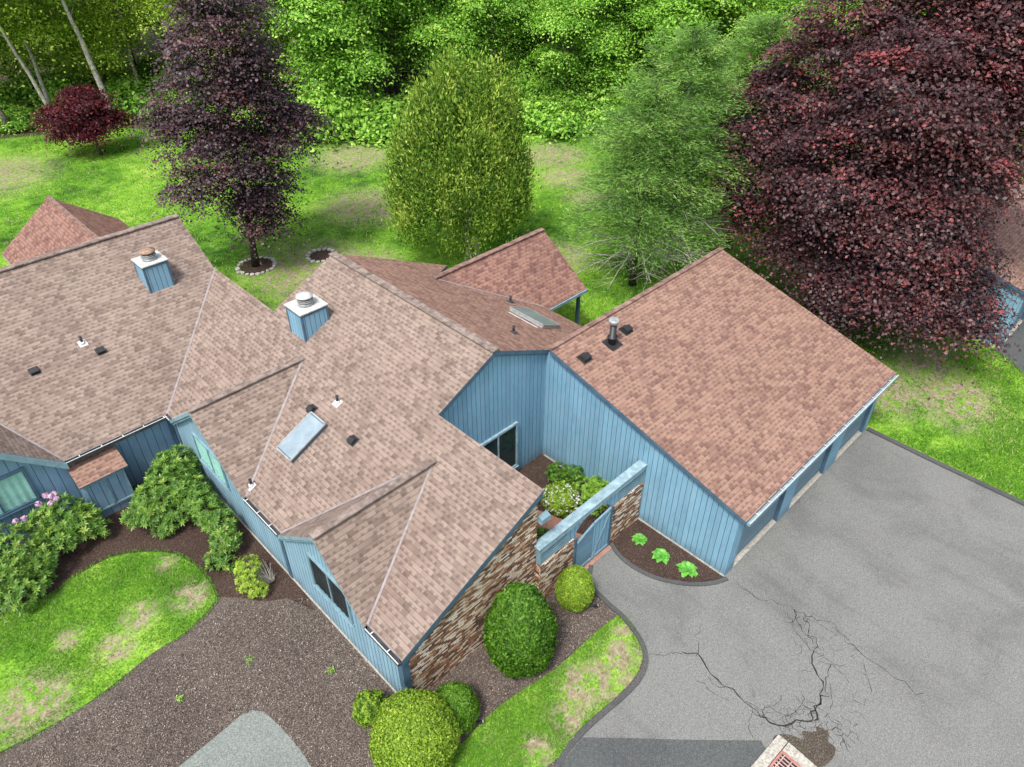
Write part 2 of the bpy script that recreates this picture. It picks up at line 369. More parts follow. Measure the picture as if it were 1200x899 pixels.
sheet('courtyard_bed', [(-5.2, 3.7), (.05, 3.7), (.05, 8.5), (-5.2, 8.5)], -.006, MULCHD)
court_path = [(-3.5, 3.4), (-1.75, 3.4), (-1.75, 3.8), (-2.1, 4.7), (-2.0, 5.6), (-2.3, 6.4), (-2.2, 7.4), (-2.3, 8.42), (-4.2, 8.42), (-4.2, 3.9), (-3.5, 3.9)]
mbk = NT('brick_paving', .9, .1); u_, v_, _z = mbk.sep(mbk.uv()); bt = mbk.new('ShaderNodeTexBrick'); mbk.link(mbk.uv(), bt.inputs[0]); bt.inputs['Scale'].default_value = 5
bt.inputs['Color1'].default_value = (.34, .17, .12, 1); bt.inputs['Color2'].default_value = (.42, .24, .19, 1); bt.inputs['Mortar'].default_value = (.15, .11, .09, 1); mbk.link(bt.outputs[0], mbk.b.inputs['Base Color'])
sheet('courtyard_path', court_path, .016, mbk.m)
mb = MB(); ribbon(mb, PLs[3:], .15, 0, .06); ribbon(mb, PRs, .14, 0, .05); ribbon(mb, [(10.72, -.05), (10.7, -3), (10.74, -6), (10.8, -10), (10.8, -16)], .2, -.01, .09)
struct('kerb', mb, BERM)
sheet('patched_asphalt', [(-7.5, -.24), (-6.6, -1.15), (-5.5, -2.3), (-4.05, -3.75), (-5.4, -6.5), (-11, -4.5), (-9.2, -1), (-8.6, -.36)], .009, ASPN)
sheet('old_apron', [(-15.72, 6.79), (-14.46, 6.87), (-13.9, 6.93), (-13.6, 6.84), (-13.38, 6.55), (-13.28, 5.9), (-13.22, 4.9), (-13.26, 4.2), (-13.4, 3), (-17, 3), (-17, 6.6)], .01, ASPT)
sheet('neighbour_driveway', [(20.75, -1.7), (20.2, -2.6), (18.6, -4.6), (16.5, -8), (42, -8), (42, -1.7)], .004, ASPN)
sheet('forest_floor', [(-60, 72), (-4.8, 64.5), (3.2, 60.5), (10, 53.5), (17.6, 44.5), (24, 40.5), (28.5, 36.8), (30.4, 30.8), (34, 25), (40, 14), (60, -10), (300, -10), (300, 300), (-60, 300)], -.014, LITTER)
ISL = [(-17.9, 15.3), (-16.4, 14.95), (-15.5, 15.2), (-14.37, 15.2), (-13.4, 14.6), (-12.7, 13.75), (-12.42, 12.5), (-12.5, 11.3), (-12.88, 10.9), (-13.89, 10.6), (-14.84, 10.6), (-16.2, 10.4), (-17.62, 10.35), (-20, 10.8), (-23, 12), (-23, 16)]
STR = [(-3.62, 1.45), (-3.72, .85), (-3.95, .38), (-4.5, .0), (-5.4, -.18), (-7.35, -.05), (-8.5, -.15), (-10.2, .3), (-11.2, 1.5), (-10.66, 1.85), (-9.86, 1.96), (-8.38, 1.98), (-6.55, 1.67), (-4.65, 1.62)]
ISLs = smooth(ISL, 5, True); STRs = smooth(STR, 5, True)
sheet('lawn_island', ISLs, .012, LAWN); sheet('lawn_strip', STRs, .012, LAWN)
# cracks in the asphalt
CR = MB()
def crack(pts, wd=.03, jit=.09, sub=5):
    P = [Vector((a[0], a[1], 0)) for a in pts]; out = []
    for i in range(len(P)-1):
        d = P[i+1]-P[i]; s = Vector((-d.y, d.x, 0)).normalized()
        for k in range(sub): out.append(P[i]+d*(k/sub)+s*random.gauss(0, jit*min(1, d.length)))
    out.append(P[-1]); ribbon(CR, out, [wd*.85*random.uniform(.3, 1.25) for _ in out], .0085, .0)
crack([(-4.2, .05), (-3.7, -.4), (-3.39, -.69)], .022); crack([(-3.39, -.69), (-3.1, -1.0), (-3.33, -2.15), (-3.45, -3.26), (-3.33, -3.86)], .05); crack([(-3.2, -1.0), (-2.4, -.6), (-2.1, -.55)], .018)
crack([(-3.33, -3.86), (-2.57, -4.44), (-2.09, -4.32), (-1.55, -4.38), (-.9, -4.1), (-.5, -4.0)], .055); crack([(0.57, -2.51), (.3, -1.6), (-.01, -1.17), (.13, -.35)], .022)
crack([(.57, -2.51), (.75, -3.3), (.62, -4.19), (.42, -5.46), (.55, -6.34)], .022); crack([(.57, -2.51), (.1, -3.0), (-.26, -3.6)], .03); crack([(.9, -2.2), (1.6, -1.1), (1.5, -.2)], .012)
def net(cx, cy, rx, ry, cell, wd, skip=.25, rot=.3):
    J = {}
    def vtx(i, j):
        k = (round(i*6), round(j*6))
        if k not in J: J[k] = (i*cell+random.gauss(0, cell*.16), j*cell+random.gauss(0, cell*.16))
        return J[k]
    n = int(max(rx, ry)/cell)+2; done = set()
    for a in range(-n, n+1):
        for b in range(-n, n+1):
            hx = math.sqrt(3)*(a+b/2); hy = 1.5*b
            for t in range(6):
                P = []
                for q in (t, t+1): an = math.pi/3*q+math.pi/6; P.append((hx+math.cos(an), hy+math.sin(an)))
                key = tuple(sorted((round(p[0]*6), round(p[1]*6)) for p in P))
                if key in done: continue
                done.add(key); p, q = vtx(*P[0]), vtx(*P[1]); mx_, my = (p[0]+q[0])/2, (p[1]+q[1])/2; e = (mx_/rx)**2+(my/ry)**2
                if e > 1 or random.random() < skip+e*.45: continue
                c, s_ = math.cos(rot), math.sin(rot); crack([(cx+x*c-y*s_, cy+x*s_+y*c) for x, y in (p, q)], wd*random.uniform(.5, 1.15)*(1.2-e*.5), .05, 3)
net(-.35, -3.55, 1.0, .6, .2, .016, .35, -.9); net(-2.75, -4.15, .75, .45, .13, .02, .15, -.7); net(-2.5, -5.0, .95, .55, .13, .024, .1, -.6); net(.5, -4.5, .6, .35, .2, .013, .4, -1); net(-1.2, -5.2, .7, .4, .2, .012, .4); net(-3.35, -3.6, .5, .3, .2, .014, .4)
crack([(-.25, -3.4), (-.9, -3.6), (-1.2, -4.1), (-1.9, -4.35), (-2.5, -4.5)], .06, .07); crack([(-.3, -3.3), (.1, -2.6), (.5, -2.3)], .03); crack([(-.6, -3.5), (-.2, -2.7), (.2, -2.2)], .02)
for _ in range(26):
    x, y = random.choice([(-3.3, -3.3), (-3.4, -2.4), (-2.4, -4.4), (-1.4, -4.2), (-.5, -3.5), (.2, -2.8), (.4, -4.6), (-2.9, -4.1), (-2.2, -5)]); x += random.gauss(0, .15); y += random.gauss(0, .15); a = random.uniform(0, 6.28); P = [(x, y)]
    for _ in range(random.randint(2, 5)): a += random.gauss(0, .5); x += math.cos(a)*.22; y += math.sin(a)*.22; P.append((x, y))
    crack(P, .018, .05, 3)
struct('driveway_cracks', CR, CRACK)
sheet('dark_mulch', [(p.x, p.y) for p in smooth([(-26, 18.05), (-10.4, 18.05), (-10.4, 9.0), (-10.9, 9.5), (-11.5, 9.9), (-12.0, 10.6), (-12.7, 11.4), (-13.2, 12.6), (-14, 14), (-16.5, 14.5), (-18, 14.5), (-26, 15)], 3, True)], .004, MULCHD)  # darker brown mulch sheet along the walls and around the shrubs
sheet('drain_dirt', [(p.x, p.y) for p in smooth([(-3.75, -3.95), (-3.35, -4.2), (-3.2, -4.55), (-3.0, -4.42), (-2.75, -4.7), (-2.6, -4.62), (-2.5, -4.95), (-2.75, -5.05), (-2.8, -5.3), (-3.2, -5.35), (-3.6, -5.2), (-4.1, -4.5)], 4, True)], .0125, DIRT)

# ---------------------------------------------------------------- roof geometry
S = .4836; XM, ZM = -2.596, 6.355; XE = -10.43
mz = lambda x, y: ZM-S*(XM-x)
rz = lambda x, y: ZM-.47*(x-XM)
YA, ZA, SA = 25.602, 6.329, .488
az_ = lambda x, y: ZA-SA*(YA-y)
gz = lambda x, y: 3.013+.275*(y+.262)
def poly_roof(parts, name, mats, parent):
    mb = MB()
    for xy, zf in parts: mb.slab(xy, zf)
    return mb.build(name, mats, parent)
def cap(pts, wd, m, parent, name='ridge_cap', lift=.03, h=.05):
    mb = MB(); P = [Vector(p)+Vector((0, 0, lift)) for p in pts]
    for i in range(len(P)-1):
        L = (P[i+1]-P[i]).length; n = max(1, int(L/.3)) if name == 'ridge_cap' else 1
        for k in range(n):
            a = P[i].lerp(P[i+1], k/n); b = P[i].lerp(P[i+1], (k+1)/n); r = random.uniform(-.008, .012) if n > 1 else 0
            mb.bar(a+Vector((0, 0, r)), b+Vector((0, 0, r)), wd+r, h)
    return mb.build(name, m, parent)
def plate_vent(P, n, parent, x, y, zf, rot=0):
    pass
def on_roof(zf, x, y):
    """local frame on a roof plane"""
    e = .01; z = zf(x, y); dx = Vector((e, 0, zf(x+e, y)-z)); dy = Vector((0, e, zf(x, y+e)-z)); n = dx.cross(dy).normalized()
    down = Vector((-n.x, -n.y, 0)); g = Vector((n.x, n.y, 0)).normalized(); u = Vector((0, 0, 1)).cross(g).normalized(); v = n.cross(u)
    M = Matrix((u, v, n)).transposed().to_4x4(); M.translation = Vector((x, y, z)); return M
def xform(mb, M, i0=0): mb.v[i0:] = [tuple(M @ Vector(v)) for v in mb.v[i0:]]
def vent(parent, zf, x, y, s=1.):
    mb = MB(); mb.box(-.17*s, .17*s, -.17*s, .17*s, .002, .03)
    h = .14*s; a = .13*s
    mb.prism([(-a, -a, .03), (-a, -a, h), (-a, a*.3, h*1.15), (-a, a, .04)], (2*a, 0, 0)); xform(mb, on_roof(zf, x, y))
    return mb.build('roof_vent', DARK, parent, .008)
def pipe(parent, zf, x, y, h=.3, fl=WHITE):
    mb = MB(); z = zf(x, y); mb.tube([(x, y, z-.05), (x, y, z+h)], .05, 10); o = mb.build('vent_pipe', DARK, parent)
    mb = MB(); mb.box(-.15, .15, -.17, .13, .003, .02); mb.tube([(0, 0, .01), (0, 0, .09)], [.11, .06], 10); xform(mb, on_roof(zf, x, y)); mb.build('flashing', fl, o)
    return o
def skylight(parent, zf, P, h=.14, gm=SKYG, two=False):
    P = [Vector((x, y, zf(x, y))) for x, y in P]; n = (P[1]-P[0]).cross(P[3]-P[0]).normalized(); n = n if n.z > 0 else -n
    c = sum(P, Vector())/4; mb = MB(); mb.prism([p+n*.01 for p in P], n*h); fr = mb.build('skylight', TRIMD if gm is SKYG else GALV, parent, .01)
    Q = [c+(p-c)*.93+n*(h+.015) for p in P]; mb = MB(); mb.prism(Q, n*.02); mb.build('pane', gm, fr)
    mb = MB(); Q0, Q1, Q2, Q3 = [c+(p-c)*1.0+n*(h+.013) for p in P]
    for a, b in ((Q0, Q1), (Q1, Q2), (Q2, Q3), (Q3, Q0)): mb.bar(a, b, .05, .05, up=n)
    mb.build('sash', GALV, fr)
    return fr
def chimney(parent, x0, x1, y0, y1, z0, z1, rusty):
    mb = MB(); mb.box(x0, x1, y0, y1, z0, z1); ch = mb.build('chimney', BLUE, parent)
    mb = MB(); t = .012
    for x in (x0, x1):
        for y in (y0, y1): mb.box(x-t if x == x0 else x-.07, x+.07 if x == x0 else x+t, y-t if y == y0 else y-.07, y+.07 if y == y0 else y+t, z0+.02, z1-.001)
    mb.box(x0-t-.004, x1+t+.004, y0-t-.004, y0+.03, z1-.11, z1-.002); mb.box(x0-t-.004, x0+.03, y0+.031, y1, z1-.11, z1-.002)
    mb.split('corner_board', TRIMD, ch)
    mb = MB(); mb.box(x0-.05, x1+.05, y0-.05, y1+.05, z1, z1+.05); mb.build('chimney_cap', METALC, ch, .012)
    cx, cy = (x0+x1)/2, (y0+y1)/2; f = MB(); z = z1+.05
    f.tube([(cx, cy, z), (cx, cy, z+.1), (cx, cy, z+.11), (cx, cy, z+.16)], [.29, .26, .21, .21], 20); f.tube([(cx, cy, z+.16), (cx, cy, z+.19)], [.3, .3], 20)
    f.tube([(cx, cy, z+.22), (cx, cy, z+.245)], [.29, .29], 20)
    for k in range(6): a = k*math.pi/3; f.tube([(cx+.2*math.cos(a), cy+.2*math.sin(a), z+.18), (cx+.2*math.cos(a), cy+.2*math.sin(a), z+.34)], .012, 6)
    f.build('flue', GALV, ch)
    f = MB(); f.tube([(cx, cy, z+.33), (cx, cy, z+.37), (cx, cy, z+.43)], [.31, .31, .09], 20); f.build('rain_cap', RUST if rusty else METALC, ch)
    mb = MB(); mb.tube([(cx, cy, z+.12), (cx, cy, z+.33)], .17, 16); mb.build('flue_core', DARK, ch)
    return ch
def window(parent, axis, c, a0, a1, z0, z1, out, fm, pane=GLASS, back=CURT, mull=1, fw=.07, dep=.09):
    """framed window on a wall; axis 'x': wall plane x=c, spans y; 'y': plane y=c, spans x. out = +-1 outward"""
    def bx(mb, p0, p1, q0, q1, d0, d1):
        lo, hi = sorted((c+out*d0, c+out*d1))
        if axis == 'x': mb.box(lo, hi, p0, p1, q0, q1)
        else: mb.box(p0, p1, lo, hi, q0, q1)
    mb = MB()
    for (p0, p1, q0, q1) in ((a0-fw, a0, z0-fw, z1+fw), (a1, a1+fw, z0-fw, z1+fw), (a0, a1, z0-fw, z0), (a0, a1, z1, z1+fw)): bx(mb, p0, p1, q0, q1, -.01, dep)
    for k in range(mull): xm_ = a0+(a1-a0)*(k+1)/(mull+1); bx(mb, xm_-.03, xm_+.03, z0, z1, -.01, dep-.012)
    bx(mb, a0-fw-.02, a1+fw+.02, z0-fw-.03, z0-fw, -.01, dep+.03)
    f = mb.build('window', fm, parent, .006)
    n = 40; mb = MB()
    for k in range(n):
        t0, t1 = a0+(a1-a0)*k/n, a0+(a1-a0)*(k+1)/n; d0, d1 = (.02+.012*math.sin(k*1.3), .02+.012*math.sin((k+1)*1.3))
        q = [(t0, z0, d0), (t1, z0, d1), (t1, z1, d1), (t0, z1, d0)]
        mb.face([(c+out*d, t, z) if axis == 'x' else (t, c+out*d, z) for t, z, d in q])
    mb.build('curtain' if back is CURT else 'interior', back, f)
    mb = MB(); bx(mb, a0, a1, z0, z1, .045, .052); mb.build('pane', pane, f)
    return f
def gutter(parent, a, b, out, m=GUTD, name='gutter', lip=WHITE, drop=.02):
    """open U channel from a to b, out = horizontal outward direction"""
    a = Vector(a); b = Vector(b); o = Vector(out); d = (b-a).normalized(); mb = MB(); dz = Vector((0, 0, 1))
    def pl(o0, o1, z0, z1, mi):
        P = [a+o*o0+dz*z0, a+o*o1+dz*z0, a+o*o1+dz*z1, a+o*o0+dz*z1]; mb.prism(P, b-a, mi)
    pl(0, .12, -.13-drop, -.12-drop, 0); pl(.108, .12, -.12-drop, -drop, 0); pl(.1, .13, -drop, .012-drop, 1); pl(0.005, .1, -.1, -.075, 0)
    L = (b-a).length; k = .5
    while k < L:
        mb.bar(a+d*k+o*.0-dz*(drop-.004), a+d*k+o*.12-dz*(drop-.004), .035, .014, 1); k += .75
    return mb.build(name, [m, lip], parent)

# ================================================================ near house
H = empty('attached_house', (-5.2, 10, 0), 'middle blue house with a tan shingle roof, brick end wall and pale capped chimney', 'house')
vz = lambda y: ZA-SA*(YA-y)
main_xy = [(XE, 3.65), (-5.12, 3.65), (-5.12, 8.27), (XM, 8.27), (XM, 17.78), (-5.53, 17.78), (-5.53, 22.62), (XE, 17.86), (XE, 17.42), (-6.18, 14.665), (XE, 11.92), (XE, 9.75), (-6.24, 7.2), (XE, 5.2)]
poly_roof([(main_xy, mz)], 'main_roof', [TAN, TRIMD], H)
poly_roof([([(XM, 8.27), (4.6, 8.27), (4.6, 12.8), (.75, 15.6), (3.3, 17.86), (XM, 17.86)], rz)], 'rear_roof', [RED, TRIMD], H)
# cross gables on the west slope
def gab(parent, yr, zr_, y0, y1, xr, label):
    zb0, zb1 = mz(XE, 0), mz(XE, 0); mb = MB()
    xf = XE-.12
    for ya, zb in ((y0, zb0), (y1, zb1)):
        xk = xf-XE; P = [(xf, yr, zr_), (XE, yr, zr_), (xr, yr, zr_), (XE, ya, zb), (xf, ya, zb)]
        P = [P[0], P[2], P[3], P[4]]
        A, B, Cc, D = [Vector(p) for p in P]; n = (B-A).cross(D-A)
        mb.prism([A, B, Cc, D] if n.z > 0 else [A, D, Cc, B], (0, 0, -.15), 0, 1)
    g = mb.build('gable_roof', [TAN, TRIM], parent)
    cap([(xf, yr, zr_), (xr, yr, zr_)], .26, CAPM, g)
    mb = MB()
    for ya, zb in ((y0, zb0), (y1, zb1)): mb.bar((XE, ya, zb+.012), (xr, yr, zr_+.012), .09, .02)
    mb.split('valley_flashing', VALLEY, g)
    mb = MB()   # rake boards
    for ya, zb in ((y0, zb0), (y1, zb1)):
        A = Vector((XE-.01, yr, zr_-.02)); B = Vector((XE-.01, ya, zb-.02)); dz = Vector((0, 0, -.24))
        P = [A, B, B+dz, A+dz]
        mb.prism(P, (-.06 if ya > yr else -.055, 0, 0))
    mb.split('rake_board', TRIM, g)
gab(H, 7.2, 4.594, 5.2, 9.75, -6.24, '')
gab(H, 14.665, 4.62, 11.92, 17.42, -6.18, '')
cap([(XM, 8.24, ZM), (XM, 17.8, ZM)], .3, CAPM, H)
mb = MB(); mb.bar((XE, 17.86, mz(XE, 0)+.012), (-5.53, 22.62, mz(-5.53, 0)+.012), .08, .02); mb.bar((4.6, 12.8, 2.985), (.75, 15.6, 4.8), .06, .02); mb.split('valley_flashing', VALLEY, H)
# walls
mb = MB(); X0 = -10.35
mb.prism([(X0, 4.0, 0), (X0, 18.2, 0), (X0, 18.2, 2.5), (X0, 17.42, 2.5), (X0, 14.665, 4.5), (X0, 11.92, 2.5), (X0, 9.75, 2.5), (X0, 7.2, 4.48), (X0, 5.2, 2.5), (X0, 4.0, 2.5)], (.2, 0, 0))
ww = mb.build('west_wall', BLUEW, H)
mb = MB(); mb.box(-10.385, -10.35, 4.0, 18.0, -.02, .07); mb.build('base_flashing', CONC, ww)
mb = MB(); mb.box(-10.39, -10.17, 3.76, 4.0, 0, 2.42); mb.box(-10.38, -10.351, 10.0, 10.22, .07, 2.45); mb.box(-10.38, -10.351, 17.6, 17.8, .07, 2.4)
mb.split('corner_board', TRIMD, ww)
mb = MB(); mb.prism([(-10.17, 3.8, 0), (-5.2, 3.8, 0), (-5.2, 3.8, mz(-5.2, 0)-.1), (-10.17, 3.8, mz(-10.17, 0)-.1)], (0, .2, 0)); bw = mb.build('brick_wall', BRICK, H)
mb = MB()
for k in range(2):
    A = Vector((XE, 3.66-.0, mz(XE, 0)-.02-.0)); B = Vector((-5.12, 3.66, mz(-5.12, 0)-.02)); dz = Vector((0, 0, -.26))
mb.prism([A, B, B+dz, A+dz], (0, .1, 0)); mb.split('rake_board', TRIMD, H)
mb = MB(); mb.box(-5.4, -5.2, 4.0, 8.42, 0, mz(-5.3, 0)-.1)
mb.build('courtyard_side_wall', BLUE, H)
mb = MB(); mb.box(-5.8, -5.6, 17.9, 22.5, 0, mz(-5.8, 0)-.1); mb.build('far_side_wall', BLUE, H)
mb = MB(); y = 8.42
mb.prism([(-5.2, y, 0), (0, y, 0), (0, y, rz(0, 0)-.08), (XM, y, ZM-.08), (-5.2, y, mz(-5.2, 0)-.08)], (0, .2, 0)); gw = mb.build('courtyard_gable_wall', BLUE, H)
mb = MB(); dz = Vector((0, 0, -.2))
for A, B in (((-5.12, 8.29, mz(-5.12, 0)), (XM, 8.29, ZM)), ((XM, 8.29, ZM), (-.0, 8.29, rz(0, 0)))):
    A = Vector(A)+Vector((0, 0, -.02)); B = Vector(B)+Vector((0, 0, -.02)); mb.prism([A, B, B+dz, A+dz], (0, .07, 0))
mb.split('rake_board', TRIMD, gw)
window(H, 'y', 8.42, -3.35, -1.55, .5, 2.5, -1, CAPW, GLASSD, INTER, 1, .09, .1)
mb = MB(); mb.box(XM-2.6, 4.2, 17.5, 17.7, 0, 2.9); mb.prism([(XM-2.6, 17.5, 2.9), (4.2, 17.5, 2.9), (XM, 17.5, ZM-.12)], (0, .2, 0)); mb.split('far_wall', BLUE, H)
mb = MB(); mb.box(4.1, 4.3, 8.7, 17.5, 0, 3.0); mb.split('rear_wall', BLUE, H)
# windows of the west wall
window(H, 'x', X0, 6.25, 8.12, 1.55, 2.9, -1, TRIM, GLASS, INTER, 1, .07, .07)
window(H, 'x', X0, 13.65, 15.65, 1.75, 2.9, -1, TRIM, GLASS, CURT, 1, .07, .07)
# rear porch
porch = MB(); pr0, pr1 = (.75, 15.6, 4.8), (7.42, 15.6, 4.8)
def pslab(P):
    A = [Vector(p) for p in P]; n = (A[1]-A[0]).cross(A[2]-A[0]); A = A if n.z > 0 else A[::-1]; porch.prism(A, (0, 0, -.12), 0, 1)
pslab([pr0, pr1, (7.42, 12.72, 2.79), (4.6, 12.72, 2.79)]); pslab([pr1, pr0, (4.2, 18.3, 2.6), (7.42, 18.3, 2.6)])
pg = porch.build('porch_roof', [REDD, TRIMD], H); cap([pr0, pr1], .24, CAPR, pg)
mb = MB(); mb.bar((4.62, 12.68, 2.7), (7.46, 12.68, 2.7), .05, .14); mb.split('fascia', CAPW, pg)
for x, y in ((7.2, 13.0), (4.9, 13.0), (7.2, 17.9)):
    mb = MB(); mb.box(x-.07, x+.07, y-.07, y+.07, 0, 2.72 if y < 14 else 2.62); mb.build('porch_post', TRIMD, H)
chimney(H, -5.72, -4.62, 15.16, 16.2, 4.5, 5.98, False)
skylight(H, mz, [(-8.82, 11.42), (-7.36, 11.42), (-7.36, 12.28), (-8.82, 12.28)], .16)
skylight(H, rz, [(1.75, 10.25), (2.85, 10.35), (2.85, 12.1), (1.75, 12.1)][0:1]+[(2.75, 10.25), (2.75, 12.1), (1.75, 12.1)], .14, SKYG2)
mb = MB(); mb.box(-.8, .8, -.035, .035, .003, .02); xform(mb, on_roof(rz, 1.55, 11.1)); mb.build('flashing', WHITE, H)
vent(H, mz, -7.28, 12.5); vent(H, mz, -7.21, 10.15)
pipe(H, mz, -6.62, 11.85); pipe(H, mz, -10.1, 12.1, .28); pipe(H, rz, -.24, 9.81, .3, GUTD); pipe(H, rz, 2.88, 13.17, .3, GUTD)
ze = mz(XE, 0)
gutter(H, (XE-.0, 3.66, ze), (XE, 5.15, ze), (-1, 0, 0)); gutter(H, (XE, 9.8, ze), (XE, 11.9, ze), (-1, 0, 0)); gutter(H, (XE, 17.45, ze), (XE, 17.84, ze), (-1, 0, 0))
mb = MB(); mb.box(-5.02, -4.72, 3.7, 3.95, 3.2, 3.5); 
mb = MB(); mb.prism([(-5.18, 3.62, 3.72), (-5.18, 3.62, 3.9), (-5.18, 3.8, 3.98), (-5.18, 3.8, 3.72)], (.36, 0, 0)); mb.build('wall_lamp', TRIM, H, .01)

# ================================================================ left house
L = empty('attached_house', (-15, 20, 0), 'blue house at the left with a rust topped chimney and small lean-to closet', 'house')
XAG, YAF = -16.3, 17.86
axy = [(-27, YA), (-5.42, YA), (-5.53, 22.62), (XE, 17.86), (-14.05, YAF), (XAG, 22.26), (-18.6, YAF), (-27, YAF)]
poly_roof([(axy, az_)], 'main_roof', [TAN, TRIMD], L)
bz = lambda x, y: ZA-.47*(y-YA)
poly_roof([([(-27, YA), (-5.42, YA), (-5.42, 32.2), (-27, 32.2)], bz)], 'rear_roof', [RED, TRIMD], L)
cap([(-27, YA, ZA), (-5.4, YA, ZA)], .3, CAPM, L)
mb = MB(); zf_ = az_(0, YAF); P0 = Vector((XAG, YAF-.1, 4.72)); 
for xa in (-14.05, -18.6):
    A, B, Cc = P0, Vector((xa, YAF-.1, zf_)), Vector((XAG, 22.26, 4.72)); q = [A, B, Cc] if (B-A).cross(Cc-A).z > 0 else [A, Cc, B]; mb.prism(q, (0, 0, -.15), 0, 1)
gr = mb.build('gable_roof', [TAN, TRIM], L); cap([(XAG, YAF-.1, 4.72), (XAG, 22.26, 4.72)], .26, CAPM, gr)
mb = MB(); mb.bar((-14.05, YAF, zf_+.012), (XAG, 22.26, 4.73), .08, .02); mb.split('valley_flashing', VALLEY, gr)
mb = MB()
for xa in (-14.05, -18.6):
    A = Vector((XAG, YAF-.12, 4.68)); B = Vector((xa, YAF-.12, zf_-.02)); dz = Vector((0, 0, -.26)); mb.prism([A, B, B+dz, A+dz], (0, -.05 if xa > -16 else -.055, 0))
mb.split('rake_board', TRIM, gr)
mb = MB(); y = 18.05
mb.prism([(-27, y, 0), (-10.35, y, 0), (-10.35, y, 2.5), (-14.05, y, 2.5), (XAG, y, 4.6), (-18.6, y, 2.5), (-27, y, 2.5)], (0, .2, 0)); mb.build('front_wall', BLUEL, L)
mb = MB(); mb.box(-10.52, -10.36, 17.98, 18.05, 0, 2.4); mb.split('corner_board', TRIMD, L)
mb = MB(); mb.box(-14.05, -10.4, 17.87, 18.05, 2.42, 2.46); mb.build('soffit', TRIMD, L)
mb = MB(); mb.box(-27, -5.8, 31.6, 31.8, 0, 3.2); mb.box(-5.75, -5.55, 22.8, 31.6, 0, 3.3); mb.prism([(-5.75, 22.8, 3.3), (-5.75, 31.6, 3.3), (-5.75, YA, ZA-.15)], (.2, 0, 0)); mb.split('rear_wall', BLUEL, L)
gutter(L, (-14.1, YAF, zf_), (-10.5, YAF, zf_), (0, -1, 0), GUTD)
window(L, 'y', y, -17.3, -15.3, 1.55, 2.85, -1, TRIMD, GLASS, CURT, 1, .1, .1)
chimney(L, -8.33, -7.33, 22.6, 23.55, 4.4, 6.02, True)
pipe(L, az_, -11.5, 21.65); vent(L, az_, -11.13, 21.1); vent(L, az_, -13.37, 21.3)
# closet lean-to
mb = MB(); mb.box(-14.03, -12.58, 17.2, 18.05, 0, 1.85); mb.prism([(-14.03, 17.2, 1.85), (-14.03, 18.05, 1.85), (-14.03, 18.05, 2.05)], (1.45, 0, 0)); cl = mb.build('closet', BLUEL, L)
mb = MB(); mb.prism([(-14.12, 17.02, 1.86), (-12.46, 17.02, 1.86), (-12.46, 18.04, 2.2), (-14.12, 18.04, 2.2)][::1], (0, 0, -.07), 0, 1); mb.build('closet_roof', [RED, TRIMD], cl)
mb = MB()
for a, b, c, d in ((-14.0, -13.93, .35, 1.7), (-13.34, -13.27, .42, 1.63), (-12.68, -12.61, .35, 1.7), (-13.93, -12.68, .35, .42), (-13.93, -12.68, 1.63, 1.7)): mb.box(a, b, 17.16, 17.2, c, d)
mb.build('door_frame', TRIM, cl)
# rear wing gable
mb = MB(); ax = -8.1
for xe in (-11.05, -5.2):
    A, B, Cc, D = Vector((ax, 35.6, 4.95)), Vector((ax, 28.5, 4.95)), Vector((xe, 28.5, 2.82)), Vector((xe, 35.6, 2.82)); q = [A, B, Cc, D] if (B-A).cross(Cc-A).z > 0 else [A, D, Cc, B]; mb.prism(q, (0, 0, -.14), 0, 1)
rg = mb.build('porch_roof', [REDD, CONC], L); cap([(ax, 28.5, 4.95), (ax, 35.62, 4.95)], .24, CAPR, rg)
for x, yy in ((-10.7, 35.2), (-5.6, 35.2)):
    mb = MB(); mb.box(x-.07, x+.07, yy-.07, yy+.07, 0, 2.85); mb.build('porch_post', TRIMD, L)

